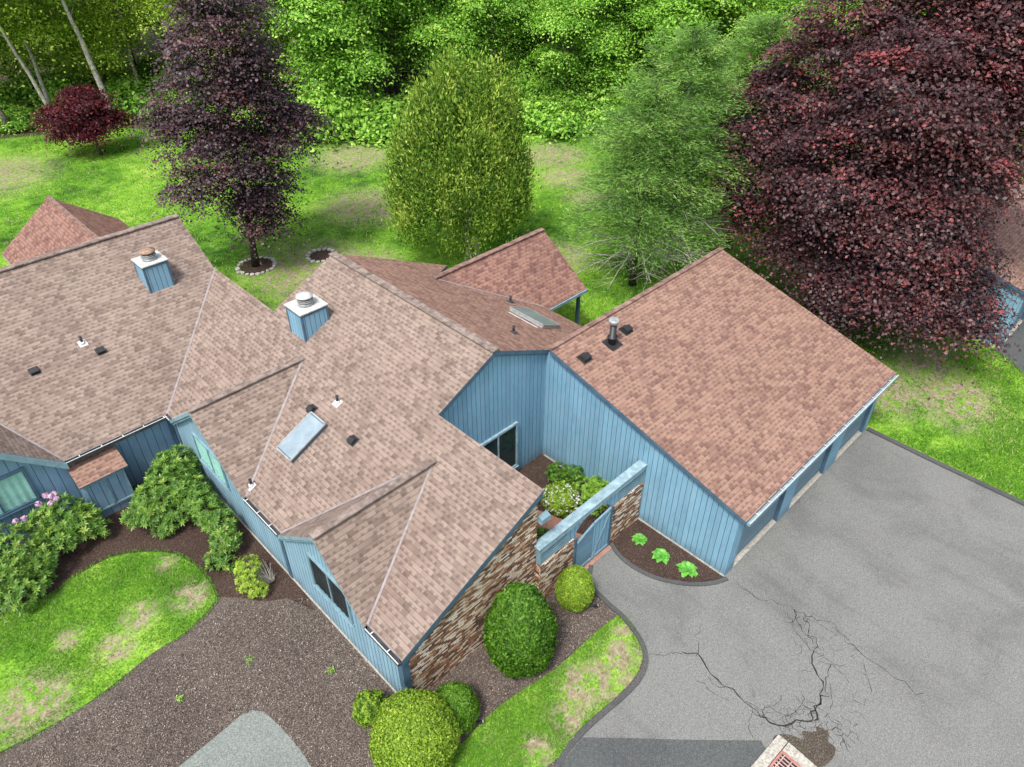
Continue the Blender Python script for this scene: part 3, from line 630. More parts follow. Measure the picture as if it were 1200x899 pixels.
# ================================================================ garage
def garage(ox, oy, name, label, doors=True, pipes=True, W=10.66, red=RED):
    G = empty(name, (ox+W/2, oy+4, 0), label, 'garage'); T = lambda mb: xform(mb, Matrix.Translation((ox, oy, 0)))
    zf = lambda x, y: gz(x-ox, y-oy)
    poly_roof([([(ox-.15, oy-.262), (ox+W+.13, oy-.262), (ox+W+.13, oy+8.09), (ox-.15, oy+8.09)], zf)], 'roof', [red, TRIMD], G)
    cap([(ox-.15, oy+8.1, zf(0, oy+8.1)), (ox+W+.13, oy+8.1, zf(0, oy+8.1))], .2, CAPR, G)
    mb = MB(); P = [(0, 0, 0), (0, 8.42, 0), (0, 8.42, 4.98), (0, 8.0, 5.16), (0, 0, 2.98)]; mb.prism(P, (.2, 0, 0)); T(mb); sw = mb.build('side_wall', BLUE, G)
    mb = MB(); A = Vector((-.13, -.25, 2.99)); B = Vector((-.13, 8.08, 5.28)); dz = Vector((0, 0, -.2)); mb.prism([A, B, B+dz, A+dz], (.06, 0, 0)); T(mb); mb.split('rake_board', TRIMD, sw)
    mb = MB(); mb.box(-.03, 0, 0, 8.3, -.02, .05); T(mb); mb.build('base_flashing', CONC, sw)
    mb = MB(); mb.prism([(W-.2, 0, 0), (W-.2, 8.1, 0), (W-.2, 8.1, 5.16), (W-.2, 0, 2.98)], (.2, 0, 0)); T(mb); mb.build('side_wall', BLUE, G)
    mb = MB(); mb.box(0.2, W-.2, 7.9, 8.1, 0, 5.1); T(mb); mb.split('rear_wall', BLUE, G)
    mb = MB()
    for a, b in ((0, .5), (3.44, 4.28), (6.9, 7.9), (10.35, W)): mb.box(a if a else .001, b, -.002, .42, 0, 2.25)
    mb.box(0.001, W, -.002, .42, 2.25, 2.97); T(mb); mb.build('front_wall', BLUE, G)
    for a, b in ((.5, 3.44), (4.28, 6.9), (7.9, 10.35)):
        mb = MB(); mb.box(a, b, .15, .21, .03, 2.25); T(mb); d = mb.build('garage_door', DOORM, G)
        mb = MB(); mb.box(a, b, .12, .15, .02, .09); T(mb); mb.build('bottom_seal', CONC, d)
        mb = MB(); mb.box(a+.01, b-.01, .0, .13, -.01, .03); T(mb); mb.build('door_sill', CONC, d)
        mb = MB(); mb.box(a, a+.03, .01, .15, .03, 2.25); mb.box(b-.03, b, .01, .15, .03, 2.25); T(mb); mb.split('door_jamb', TRIMD, d)
    gutter(G, (ox-.1, oy-.262, 3.01), (ox+W+.1, oy-.262, 3.01), (0, -1, 0), CAPW)
    return G, zf
G, gzf = garage(0, 0, 'garage', 'blue garage with three doors under a large plain reddish brown shingle roof, beside the driveway')
mb = MB(); x, y = 2.06, 7.06; z = gz(x, y)
mb.tube([(x, y, z-.1), (x, y, z+.25), (x, y, z+.26), (x, y, z+.3), (x, y, z+.31), (x, y, z+.85)], [.15, .15, .19, .19, .125, .125], 16)
fp = mb.build('flue_pipe', DARK, G); mb = MB(); mb.tube([(x, y, z+.85), (x, y, z+.9), (x, y, z+.91), (x, y, z+1.0), (x, y, z+1.03)], [.17, .17, .2, .2, .16], 16); mb.build('flue_cap', GALV, fp)
mb = MB(); mb.box(-.3, .3, -.3, .25, .003, .02); xform(mb, on_roof(gz, x, y)); mb.build('flashing', DARK, fp)
vent(G, gz, 3.03, 7.2, 1.25); vent(G, gz, .6, 7.12, 1.25)
garage(21.1, -1.9, 'garage', 'neighbouring blue garage at the right edge, mostly behind the big purple maple', W=10.66, red=RED)

# ================================================================ courtyard wall with gate
F = empty('courtyard_wall', (-2.6, 3.7, 0), 'low brick and blue louvred screen wall with a pale top board between the house and the garage', 'wall')
for a, b in ((-5.19, -3.62), (-1.72, -.04)):
    mb = MB(); mb.box(a, b, 3.6, 3.85, 0, 1.78); o = mb.build('brick_base', BRICK, F)
    mb = MB(); n = int((b-a)/.085)
    for k in range(n): mb.box(a+(b-a)*k/n+.006, a+(b-a)*(k+1)/n-.006, 3.575, 3.87, 1.78, 1.86+random.uniform(-.004, .004))
    mb.build('brick_coping', BRICK, o)
for a, b in ((-5.19, -3.95), (-1.35, -.04)):
    mb = MB(); mb.box(a, a+.06, 3.62, 3.82, 1.865, 2.7); mb.box(b-.06, b, 3.62, 3.82, 1.865, 2.7); o = mb.build('louvre_frame', TRIM, F)
    mb = MB()
    for k in range(7):
        z = 1.9+k*.115; mb.prism([(a+.06, 3.63, z), (a+.06, 3.645, z-.005), (a+.06, 3.66, z+.04), (a+.06, 3.645, z+.045)], (b-a-.12, 0, 0))
    mb.build('louvres', TRIM, o)
    mb = MB(); mb.box(a+.05, b-.05, 3.67, 3.69, 1.87, 2.69); mb.build('louvre_backing', TRIMD, o)
mb = MB(); arch = [(-1.72-.95+.95*math.cos(t), 1.75+.68*math.sin(t)) for t in np.linspace(0, math.pi, 19)]
P = [(-3.95, 3.64, 1.87), (-3.62, 3.64, 1.87), (-3.62, 3.64, 1.75)]+[(x, 3.64, z) for x, z in arch[::-1]]+[(-1.72, 3.64, 1.87), (-1.35, 3.64, 1.87), (-1.35, 3.64, 2.7), (-3.95, 3.64, 2.7)]
mb.prism(P, (0, .12, 0)); mb.build('arched_panel', BLUE, F)
mb = MB(); mb.box(-5.3, -.01, 3.56, 3.9, 2.7, 2.745); o = mb.build('top_board', CAPW, F, .006); mb = MB(); mb.box(-5.19, -.03, 3.575, 3.61, 2.52, 2.698); mb.split('fascia', CAPW, o)
mb = MB(); mb.box(-3.6, -1.74, 3.4, 3.86, .0, .03); mb.build('brick_threshold', mbk.m, F)
mb = MB(); mb.box(-1.84, -1.72, 3.55, 3.66, .03, 2.0); mb.box(-3.62, -3.53, 3.55, 3.66, .03, 1.9); mb.split('gate_post', TRIMD, F)
GT = empty('gate', (-2.67, 3.6, 0), None, None)
GT.parent = F; GT.matrix_parent_inverse = Matrix.Translation(-Vector(F.location))
for a, b, br in ((-3.52, -2.72, 0), (-2.68, -1.85, 1)):
    mb = MB(); mb.prism([(a, 3.56, .08), (b, 3.56, .08), (b, 3.56, 1.92 if not br else 2.02), (a, 3.56, 1.62 if not br else 1.92)], (0, .04, 0)); o = mb.build('gate_leaf', CLAP if not br else BLUE, GT)
    mb = MB(); mb.box(a, b, 3.535, 3.56, .1, .2)
    mb.bar((a, 3.547, 1.58 if not br else 1.88), (b, 3.547, 1.88 if not br else 1.98), .03, .09)
    if br: mb.bar((a+.04, 3.547, .22), (b-.04, 3.547, 1.8), .02, .09)
    mb.build('gate_rail', TRIM, o)

# ================================================================ storm drain
D = empty('storm_drain', (-4.35, -4.75, 0), 'rusty grate set in a pale concrete frame beside cracked asphalt at the bottom edge', 'drain')
M = Matrix.Translation((-4.42, -4.98, 0)) @ Matrix.Rotation(R(-3), 4, 'Z')
def fr(x0, x1, y0, y1, w_, z0, z1, m, name, par, bev=0):
    mb = MB(); mb.box(x0, x1, y0, y0+w_, z0, z1); mb.box(x0, x1, y1-w_, y1, z0, z1); mb.box(x0, x0+w_, y0+w_, y1-w_, z0, z1); mb.box(x1-w_, x1, y0+w_, y1-w_, z0, z1)
    xform(mb, M); return mb.build(name, m, par, bev)
fr(-.85, .8, -.62, 1.02, .3, -.1, .05, flat('drain_concrete', (.42, .40, .35), .95, .1, 14, .25), 'concrete_frame', D, .012)
fr(-.54, .49, -.31, .71, .06, -.1, .058, flat('rust_frame', (.42, .2, .17), .8, .2, 10, .2), 'grate_frame', D)
mb = MB()
for k in range(10): mb.box(-.48+k*.1, -.455+k*.1, -.25, .65, -.02, .045)
for k in range(4): mb.box(-.48, .43, -.09+k*.22, -.06+k*.22, -.0, .04)
xform(mb, M); mb.build('grate', flat('rust_bars', (.5, .33, .29), .8, .2, 9, .2), D)
mb = MB(); mb.box(-.5, .45, -.28, .68, -.019, .0145); xform(mb, M); mb.build('drain_pit', INTER, D)

# ================================================================ vegetation
def unit(a): return a/np.maximum(np.linalg.norm(a, axis=-1, keepdims=True), 1e-9)
def quads(C, Nn, size, asp=.6, fold=0.):
    """leaf quads centred at C with normals Nn"""
    n = len(C); t = unit(np.cross(Nn, unit(rng.normal(size=(n, 3))))); b = np.cross(Nn, t)
    s = (size*rng.uniform(.65, 1.3, n))[:, None] if not hasattr(size, '__len__') else size[:, None]
    dz = Nn*s*fold
    V = np.stack([C-t*s, C-b*s*asp+dz, C+t*s, C+b*s*asp+dz], 1).reshape(-1, 3)
    return V, np.arange(4*n).reshape(n, 4)
def sphere_dirs(n, zmin=-1):
    z = rng.uniform(zmin, 1, n); a = rng.uniform(0, 2*np.pi, n); r = np.sqrt(1-z*z)
    return np.stack([r*np.cos(a), r*np.sin(a), z], 1)
def crown_pts(lobes, nclump, per, cr, flat=.35, zmin=-.7, inner=.25, upb=.6):
    """lobes (x,y,z,r[,rz]); leaf clumps on the lobes' shells, few inside"""
    w_ = np.array([l[3]**2 for l in lobes]); w_ = w_/w_.sum(); C = []; O = []
    idx = rng.choice(len(lobes), nclump, p=w_); Lb = np.array([(l[0], l[1], l[2], l[3], l[4] if len(l) > 4 else l[3]) for l in lobes])[idx]
    d = sphere_dirs(nclump, zmin); rr = np.where(rng.random(nclump) < inner, rng.uniform(.35, .8, nclump), rng.uniform(.82, 1.06, nclump))
    c = Lb[:, :3]+d*rr[:, None]*np.stack([Lb[:, 3], Lb[:, 3], Lb[:, 4]], 1)
    cv = rng.normal(0, .2, nclump)
    off = rng.normal(size=(nclump, per, 3))*cr*rng.uniform(.6, 1.2, (nclump, 1, 1)); off[..., 2] *= flat
    # drooping outwards
    rad = np.linalg.norm(off[..., :2], axis=-1); off[..., 2] -= rad*rad/(cr*4)
    P = (c[:, None, :]+off).reshape(-1, 3); out = np.repeat(d, per, 0)
    nn = unit(out*.55+np.array([0, 0, upb])+rng.normal(size=P.shape)*.45)
    return P, nn, np.repeat(cv, per), c
def trunk_limbs(mb, base, top, r0, targets, rr=.35, wob=.15):
    base = Vector(base); top = Vector(top); n = 9; pts = []; rad = []
    for i in range(n+1):
        t = i/n; p = base.lerp(top, t)+Vector((random.gauss(0, wob)*t, random.gauss(0, wob)*t, 0)); pts.append(p); rad.append(r0*(1.35 if i == 0 else 1)*(1-t*.85)+.01)
    mb.tube(pts, rad, 10)
    for q in targets:
        q = Vector(q); hz = max(base.z+.12*(top.z-base.z), min(top.z*.92, q.z-.45*math.hypot(q.x-base.x, q.y-base.y))); t = (hz-base.z)/(top.z-base.z)
        i = min(n-1, int(t*n)); s = pts[i].lerp(pts[i+1], t*n-i); m_ = s.lerp(q, .5)+Vector((random.gauss(0, .2), random.gauss(0, .2), random.uniform(-.1, .35)))
        r = max(.02, r0*(1-t*.85)*rr); mb.tube([s, m_, q], [r, r*.6, r*.2], 6, caps=False)
def tree(name, base, label, cat, lobes, nclump, per, cr, leaf, mat, bark, r0, top, group=None, flat=.35, zmin=-.7, var0=.5, vs=.18, asp=.6, inner=.25, local=False, upb=.6, nl=26, fold=0.15):
    root = empty(name, base, label, cat, group)
    P, Nn, cv, cc = crown_pts(lobes, nclump, per, cr, flat, zmin, inner, upb)
    V, F_ = quads(P, Nn, leaf, asp, fold); var = var0+cv+rng.normal(0, vs, len(P))
    b = np.array(base)
    if not local: V = V-b
    fastmesh('crown', V, F_, var, mat, root)
    mb = MB(); tg = [tuple(c) for c in cc[rng.choice(len(cc), min(nl, len(cc)), replace=False)]]
    bb_ = (0, 0, 0) if local else base
    trunk_limbs(mb, bb_, top, r0, tg)
    o = mb.build('trunk', bark, None); o.parent = root
    if not local: o.matrix_parent_inverse = Matrix.Translation(-Vector(base))
    return root
def copy_tree(o, loc, rot, scl, label=None):
    c = o.copy(); COL.objects.link(c); c.location = loc; c.rotation_euler = (0, 0, rot); c.scale = scl
    if label: c['label'] = label
    for ch in list(o.children):
        d = ch.copy(); COL.objects.link(d); d.parent = c
    return c
PURP = leafmat('leaves_purple', [(0, (.022, .013, .017)), (.42, (.062, .032, .038)), (.7, (.125, .044, .046)), (.92, (.20, .05, .05)), (1, (.26, .06, .065))], .5, .45, .14, (1.3, .5, .5))
PURPD = leafmat('leaves_dark_purple', [(0, (.024, .016, .02)), (.5, (.06, .036, .043)), (.85, (.12, .056, .066)), (1, (.19, .08, .08))], .5, .45, .1, (1.2, .6, .6))
REDL = leafmat('leaves_dark_red', [(0, (.03, .006, .012)), (.6, (.085, .012, .02)), (1, (.16, .02, .03))], .5, .3, .2, (1.3, .5, .5))
CEDAR = leafmat('leaves_cedar', [(0, (.025, .07, .01)), (.3, (.10, .21, .022)), (.65, (.22, .36, .04)), (1, (.40, .5, .09))], .7, .2, .2)
BRIGHT = leafmat('leaves_bright_green', [(0, (.04, .11, .016)), (.3, (.15, .34, .04)), (.65, (.30, .55, .07)), (1, (.48, .68, .15))], .5, .3, .3)
LIMEL = leafmat('leaves_yellow_green', [(0, (.07, .13, .014)), (.35, (.20, .33, .026)), (.75, (.38, .52, .06)), (1, (.55, .62, .18))], .5, .3, .35)
MIDG = leafmat('leaves_mid_green', [(0, (.03, .08, .014)), (.5, (.14, .30, .03)), (1, (.32, .5, .07))], .5, .3, .3)
NEEDLE = leafmat('needles_soft_green', [(0, (.045, .11, .03)), (.45, (.16, .32, .07)), (.8, (.31, .50, .11)), (1, (.45, .6, .24))], .7, .2, .3)
RHOD = leafmat('leaves_rhododendron', [(0, (.03, .08, .012)), (.45, (.085, .20, .025)), (.8, (.20, .34, .045)), (1, (.36, .44, .10))], .45, .4, .2)
BOX = leafmat('leaves_clipped_bright', [(0, (.03, .08, .01)), (.35, (.14, .26, .02)), (.75, (.28, .42, .036)), (1, (.44, .54, .09))], .55, .3, .2)
TAXUS = leafmat('leaves_yew', [(0, (.012, .04, .004)), (.4, (.045, .13, .009)), (.75, (.11, .25, .016)), (1, (.2, .36, .045))], .55, .3, .2)
GRASSM = leafmat('grass_blades', [(0, (.03, .10, .014)), (.4, (.095, .25, .024)), (.75, (.18, .38, .04)), (.9, (.30, .40, .09)), (1, (.58, .54, .34))], .7, .15, .3)
STRAW = leafmat('grass_straw', [(0, (.2, .17, .1)), (1, (.5, .46, .3))], .8, .1, .2)
PINKF = leafmat('flowers_pink', [(0, (.45, .22, .40)), (1, (.80, .62, .74))], .7, .2, .3, (1, 1, 1))
WHITEF = leafmat('flowers_white', [(0, (.7, .7, .66)), (1, (.9, .9, .88))], .7, .2, .3, (1, 1, 1))
HOSTAM = leafmat('leaves_hosta', [(0, (.06, .25, .03)), (.5, (.14, .45, .06)), (1, (.26, .6, .13))], .45, .4, .3)

# big purple maple on the right
def toward(l, m_):
    cpos = np.array([-15.88, -6.03, 20.]); P = np.array(l[:3]); D = np.linalg.norm(P-cpos); k = 1-m_/D
    return tuple(cpos+(P-cpos)*k)+(l[3]*k,)
big = [(18.9, 7.9, 13.1, 2.2), (18.5, 9.4, 10.8, 2.3), (18.2, 10.6, 8.7, 2.3), (18.2, 10.5, 6.1, 2.2), (18.4, 9.6, 3.8, 2.2), (20.0, 4.0, 5.4, 3.2), (20.3, 2.6, 7.8, 2.2), (19.3, 6.6, 6.9, 3.4), (19.8, 4.9, 10.7, 3.3), (20.4, 2.7, 11.7, 2.8), (20.3, 2.8, 13.9, 2.4), (19.6, 5.2, 14.0, 2.4), (21.2, -0.2, 11.8, 3.0), (20.8, 1.2, 14.1, 2.6)]
low = [(19.2, 7.0, 2.3, 2.2), (19.7, 5.2, 1.6, 2.0), (20.2, 3.4, 2.1, 2.1), (20.9, 0.9, 1.4, 1.9), (21.1, 0.0, 3.5, 1.6)]
low = [(16.7, 6.1, 3.7, 2.0), (16.3, 4.1, 3.5, 1.9), (16.3, 2.4, 4.1, 2.0), (16.9, 0.2, 3.5, 1.7), (18.1, 0.1, 5.0, 1.0), (17.3, 3.2, 6.5, 3.0), (17.2, -0.2, 3.7, 1.0), (16.7, -0.6, 2.9, 1.1), (16.0, 1.7, 3.5, 1.5), (16.2, 4.4, 2.3, 1.2), (20.8, 1.5, 10.2, 1.8), (17.6, 2.1, 8.7, 2.1), (16.6, 5.6, 7.9, 3.1), (17.0, 4.0, 11.4, 3.0)]
tree('purple_maple', (19.6, 3.9, 0), 'huge spreading purple leaved maple between the garage and the right edge', 'tree', [l[:3]+(l[3]*.93,) for l in big+low], 2300, 145, .68, .08, PURP, BARKD, .32, (20.2, 3.9, 13.5), flat=.14, vs=.15, inner=.05, nl=60, asp=.7, zmin=-.5, upb=.9)
dk = [l[:3]+(l[3]*.84,) for l in [(0.9, 30.1, 13.4, 2.0), (0.2, 30.4, 11.4, 2.5), (-0.6, 30.8, 9.5, 2.3), (1.4, 29.9, 9.1, 1.7), (-1.4, 31.1, 7.3, 2.3), (2.0, 29.6, 7.1, 2.0), (0.0, 30.5, 6.0, 2.6), (-2.2, 31.5, 4.9, 1.4), (0.9, 30.1, 4.4, 1.7), (0.4, 30.3, 2.9, 1.5), (-.2, 30.6, 3.8, 1.4), (2.9, 29.3, 7.6, 1.3), (-2.6, 31.6, 8.4, 1.2), (1.9, 29.8, 10.2, 1.3)]]
tree('purple_maple', (-.33, 30.65, 0), 'tall narrow dark purple maple in a stone ringed bed on the rear lawn', 'tree', dk, 560, 135, .6, .076, PURPD, BARKD, .17, (.4, 30.3, 13.6), flat=.13, vs=.15, inner=.04, nl=34, asp=.7, zmin=-.35, upb=.9)
tree('japanese_maple', (.06, 54.93, 0), 'small dark red japanese maple in front of the woods', 'tree', [(0.6, 55.2, 2.6, 1.5, .7), (-1.3, 55.8, 3.2, 1.4, .7), (0.2, 55.3, 4.1, 1.5, .8), (1.5, 54.6, 2.5, 1.0, .5), (-.3, 54.9, 1.9, 1.2, .5), (-1.5, 55.8, 2.0, .9, .5)], 300, 60, .5, .095, REDL, BARKD, .1, (.1, 55, 3.8), flat=.25)

def quads_dir(C, A, size, asp):
    """leaf quads with the long axis along A"""
    A = unit(A); s = (size*rng.uniform(.65, 1.3, len(C)))[:, None]; b = unit(np.cross(A, unit(rng.normal(size=A.shape))))
    V = np.stack([C-A*s, C-b*s*asp, C+A*s, C+b*s*asp], 1).reshape(-1, 3)
    return V, np.arange(len(V)).reshape(-1, 4)
# broad arborvitae
root = empty('arborvitae', (8.9, 22.9, 0), 'broad yellow green arborvitae cone standing right behind the house', 'tree')
lob = [(9.2, 22.8, 9.5, 1.5), (10.1, 22.1, 8.9, 1.4), (8.6, 23.2, 8.9, 1.6), (7.9, 23.8, 8.2, 1.4), (9.0, 23.1, 7.6, 2.6), (8.8, 23.3, 6.0, 3.0), (8.7, 23.4, 4.4, 3.5), (8.7, 23.4, 3.6, 3.6), (10.3, 22.2, 7.4, 1.5), (7.4, 24.0, 7.3, 1.4), (9.9, 22.0, 5.6, 2.0), (7.3, 24.3, 5.6, 1.9), (6.9, 23.8, 4.0, 2.0), (10.9, 22.5, 4.2, 2.1), (8.2, 21.4, 4.6, 1.9)]
P, Nn, cv, cc = crown_pts(lob, 1150, 85, .27, 2.0, -.75, .04)
ax = unit(np.array([0, 0, 1.])+rng.normal(size=P.shape)*.5+(P-np.array([8.9, 22.9, 5]))*np.array([.12, .12, 0]))
k = P[:, 2] > 1.5+rng.random(len(P))*.5; V, F_ = quads_dir(P[k], ax[k], .10, .38); fastmesh('crown', V-np.array([8.9, 22.9, 0]), F_,   .5+cv[k]*1.3+rng.normal(0, .17, k.sum()), CEDAR, root)
for dx, dy in ((0, 0), (.45, -.35)):
    mb = MB(); trunk_limbs(mb, (8.35+dx, 22.2+dy, 0), (9.1+dx*.4, 22.9+dy*.3, 8.5), .17, [tuple(c) for c in cc[rng.choice(len(cc), 12)]]); mb.build('trunk', BARKP, root)

def conifer(base, H, Rr, label, bare=3.6, nb=165, per=210, lean=(0, 0), vs=.5, pale=BARK):
    root = empty('pine_tree', base, label, 'tree', None); B = np.array(base, float); mb = MB(); dead = MB(); live = MB(); PP = []; AA = []; VV = []
    top = Vector((B[0]+lean[0], B[1]+lean[1], H)); b0 = Vector(base)
    trunk_limbs(mb, base, top, .16, [], wob=.06)
    for i in range(nb):
        t = (i+.5)/nb; h = 1.4+(H-1.6)*t**1.05; az = i*2.4+random.uniform(-.4, .4); s = b0.lerp(top, h/H)
        L_ = Rr*min(1, (.62+h/H*1.6))*(1-(h/H)**2.2)**.7*random.choice((1, 1, .85, .65))*random.uniform(.7, 1.15)+.3
        d = Vector((math.cos(az), math.sin(az), 0)); rise = .12+.55*(h/H); dr = random.uniform(-.12, .12)
        pts = [s+d*L_*q+Vector((0, 0, L_*(rise*q-.28*q*q+dr*q))) for q in (0, .33, .66, 1)]
        m_ = dead if h < bare else live
        q_ = 1.35 if h < bare else 1; m_.tube(pts, [.035*q_, .026*q_, .018*q_, .009*q_], 5, caps=False)
        for _ in range(6 if h < bare else 3):
            q = random.uniform(.3, .9); p = s+d*L_*q+Vector((0, 0, L_*(rise*q-.28*q*q+dr*q))); a2 = az+random.choice((-1, 1))*random.uniform(.5, 1)
            m_.tube([p, p+Vector((math.cos(a2), math.sin(a2), random.uniform(-.1, .2)))*L_*.32], [.012, .004], 4, caps=False)
        if h > bare*.75:
            n = int(per*2.5*(L_/Rr+.15)*(.2 if h < bare else 1)); q = rng.uniform(.25, 1.05, n); sd_ = rng.normal(0, .24, n)*L_*(.35+q*.5)
            perp = np.array([-d.y, d.x, 0]); P = np.array(s)+np.array(d)*(L_*q)[:, None]+perp*sd_[:, None]
            P[:, 2] += L_*(rise*q-.28*q*q+dr*q)+rng.normal(0, .16, n)-np.abs(sd_)*.15
            PP.append(P); AA.append(np.array(d)+perp*np.sign(sd_)[:, None]*.8+rng.normal(size=(n, 3))*.45+np.array([0, 0, .15])); VV.append(np.full(n, vs+random.gauss(0, .13))+rng.normal(0, .15, n))
    P = np.concatenate(PP); V, F_ = quads_dir(P, np.concatenate(AA), .13, .13); fastmesh('crown', V-B, F_, np.concatenate(VV), NEEDLE, root)
    mb.build('trunk', pale, root); live.build('branches', BARKD, root); dead.build('bare_branches', BARKP, root); return root
conifer((15.5, 13.9, 0), 12.6, 4.5, 'soft green pine with bare grey lower branches just behind the garage', bare=4.6, vs=.45, pale=BARKP)
conifer((13.3, 14.3, 0), 10.4, 4.2, 'slimmer feathery pine left of the bare branched one behind the garage', bare=3.0, vs=.5, nb=130, pale=BARKD)
conifer((20.9, 13.0, 0), 12.4, 4.6, 'soft green pine standing partly behind the huge purple maple', bare=5.6, vs=.52)

# woodland
def proto(kind, H, Rr, z0, n, per, leaf, mat, bark, r0, seedn, zsq=.75, cr=.75):
    random.seed(seedn); L_ = []
    for i in range(n):
        t = random.random(); z = z0+(H-z0)*(t**.8); rr = Rr*math.sin(math.pi*min(.98, .12+.8*(z-z0)/(H-z0)+.06))**.7; a = random.uniform(0, 6.28); q = rr*math.sqrt(random.random())*.75
        L_.append((math.cos(a)*q, math.sin(a)*q, z, random.uniform(.28, .45)*Rr, random.uniform(.28, .45)*Rr*zsq))
    lab, grp = kind
    return tree('woodland_tree', (0, 0, 0), lab, 'tree', L_, per, 62, cr*1.05, leaf*.66, mat, bark, r0, (random.uniform(-.4, .4), random.uniform(-.4, .4), H*.93), grp, flat=.18, vs=.15, local=True, nl=20, zmin=-.3, inner=.08, upb=.8)
K1 = ('bright green leafy tree in the woods beyond the rear lawn', 'bright green woodland trees'); K2 = ('yellow green tree with open branches in the woods at the far left', 'yellow green woodland trees'); K4 = ('bright yellow green leafy tree in the middle of the woods beyond the rear lawn', 'bright yellow green woodland trees'); K3 = ('darker green tree deep in the woods beyond the rear lawn', 'darker woodland trees')
pr = [proto(K1, 16, 4.6, 2.5, 24, 620, .17, BRIGHT, BARK, .2, 11), proto(K1, 14.5, 4.2, 1.6, 24, 600, .17, BRIGHT, BARKD, .2, 12), proto(K2, 16.5, 4.2, 5.0, 20, 400, .17, LIMEL, BARKP, .18, 13, cr=.9), proto(K3, 17, 4.6, 3, 22, 480, .2, MIDG, BARKD, .22, 14)]
pr.append(proto(K2, 15.5, 4.0, 6.0, 15, 260, .16, LIMEL, BARK, .19, 15, cr=1.0))
pr.append(proto(K4, 15.5, 4.4, 2.2, 24, 600, .17, LIMEL, BARK, .2, 16))
used = set()
def put(k, x, y, s=1.):
    rot = random.uniform(0, 6.28); sc_ = (s*random.uniform(.92, 1.1),)*2+(s*random.uniform(.92, 1.08),)
    if k not in used: used.add(k); o = pr[k]; o.location = (x, y, 0); o.rotation_euler = (0, 0, rot); o.scale = sc_; return o
    return copy_tree(pr[k], (x, y, 0), rot, sc_)
def seen(p, m_=0): return abs(math.degrees(math.atan2(p.y+6, p.x+15.9))-45.5) < 38+m_
ORD = 'first second third fourth fifth sixth seventh eighth ninth tenth eleventh twelfth thirteenth fourteenth fifteenth sixteenth seventeenth eighteenth'.split(); nrow = 0; front = []
random.seed(5)
EDGE = [Vector(p) for p in ((-9, 68), (-4.8, 64.5), (3.2, 61), (10, 54), (17.6, 46), (24, 42), (29.5, 38), (32, 31.5), (35.5, 26), (41, 17), (48, 6))]
def along(d, off):
    """point at arclength d along the woods' edge, off metres behind it"""
    for i in range(len(EDGE)-1):
        s = EDGE[i+1]-EDGE[i]
        if d <= s.length or i == len(EDGE)-2:
            n = Vector((.72, .69)); return EDGE[i]+s*(d/s.length)+n*off
        d -= s.length
tot = sum((EDGE[i+1]-EDGE[i]).length for i in range(len(EDGE)-1))
for row, (off, step) in enumerate(((3.0, 5.6), (9.5, 6.0), (17, 7.0), (27, 8.5))):
    d = random.uniform(0, 3)
    while d < tot:
        p = along(d, off+random.uniform(-1.6, 1.6)); left = d < 24
        if left: k = random.choice((2, 4, 4, 2)) if row < 1 else (random.choice((5, 5, 2)) if row < 2 else random.choice((1, 3, 5)))
        else: k = random.choice((0, 0, 1, 1, 5)) if row < 1 else random.choice((0, 1, 3, 5))
        if seen(p, 4) and not (left and row == 0 and random.random() < .35):
            o = put(k, p.x, p.y, random.uniform(.9, 1.12))
            if row == 0: front.append((k, o))
        d += step*random.uniform(.8, 1.2)*(1.15 if left else 1)
for i, (k, o) in enumerate(front):
    o['label'] = '%s tree, %s from the left in the front row of the woods' % ({0: 'bright green leafy', 1: 'bright green bushy', 2: 'open yellow green', 3: 'darker green', 4: 'thin yellow green', 5: 'pale yellow green leafy'}[k], ORD[i])
# pale leaning trunks one can tell apart at the far left
def bare_trunk(x, y, h, dx, dy, r, label, m):
    root = empty('woodland_tree', (x, y, 0), label, 'tree'); mb = MB(); t = Vector((x+dx, y+dy, h)); tg = [tuple(Vector((x, y, 0)).lerp(t, q)+Vector((random.uniform(-2, 2), random.uniform(-2, 2), 1.2))) for q in (.55, .65, .75, .85, .93)]
    trunk_limbs(mb, (x, y, 0), t, r, tg, rr=.3, wob=.1); mb.build('trunk', m, root)
    P, Nn, cv, cc = crown_pts([(q[0], q[1], q[2]+.6, 1.6, .9) for q in tg], 130, 30, .8, .3, -.6, .2); V, F_ = quads(P, Nn, .16, .6); fastmesh('crown', V-np.array((x, y, 0)), F_, .5+cv+rng.normal(0, .17, len(P)), LIMEL, root)
bare_trunk(3.6, 60.6, 15, -1.2, 1.2, .27, 'straight pale grey trunk rising beside the small dark red maple', BARKP)
bare_trunk(-.2, 62.2, 14, -2.6, .5, .18, 'thin pale trunk leaning left behind the small dark red maple', BARKP)
bare_trunk(-4.4, 66, 15, -1.5, 1, .34, 'thick dark leaning trunk at the left end of the woods', BARK)
bare_trunk(-3.2, 65, 15, -2.2, .5, .24, 'slim dark trunk next to the thick leaning one at the left end of the woods', BARK)
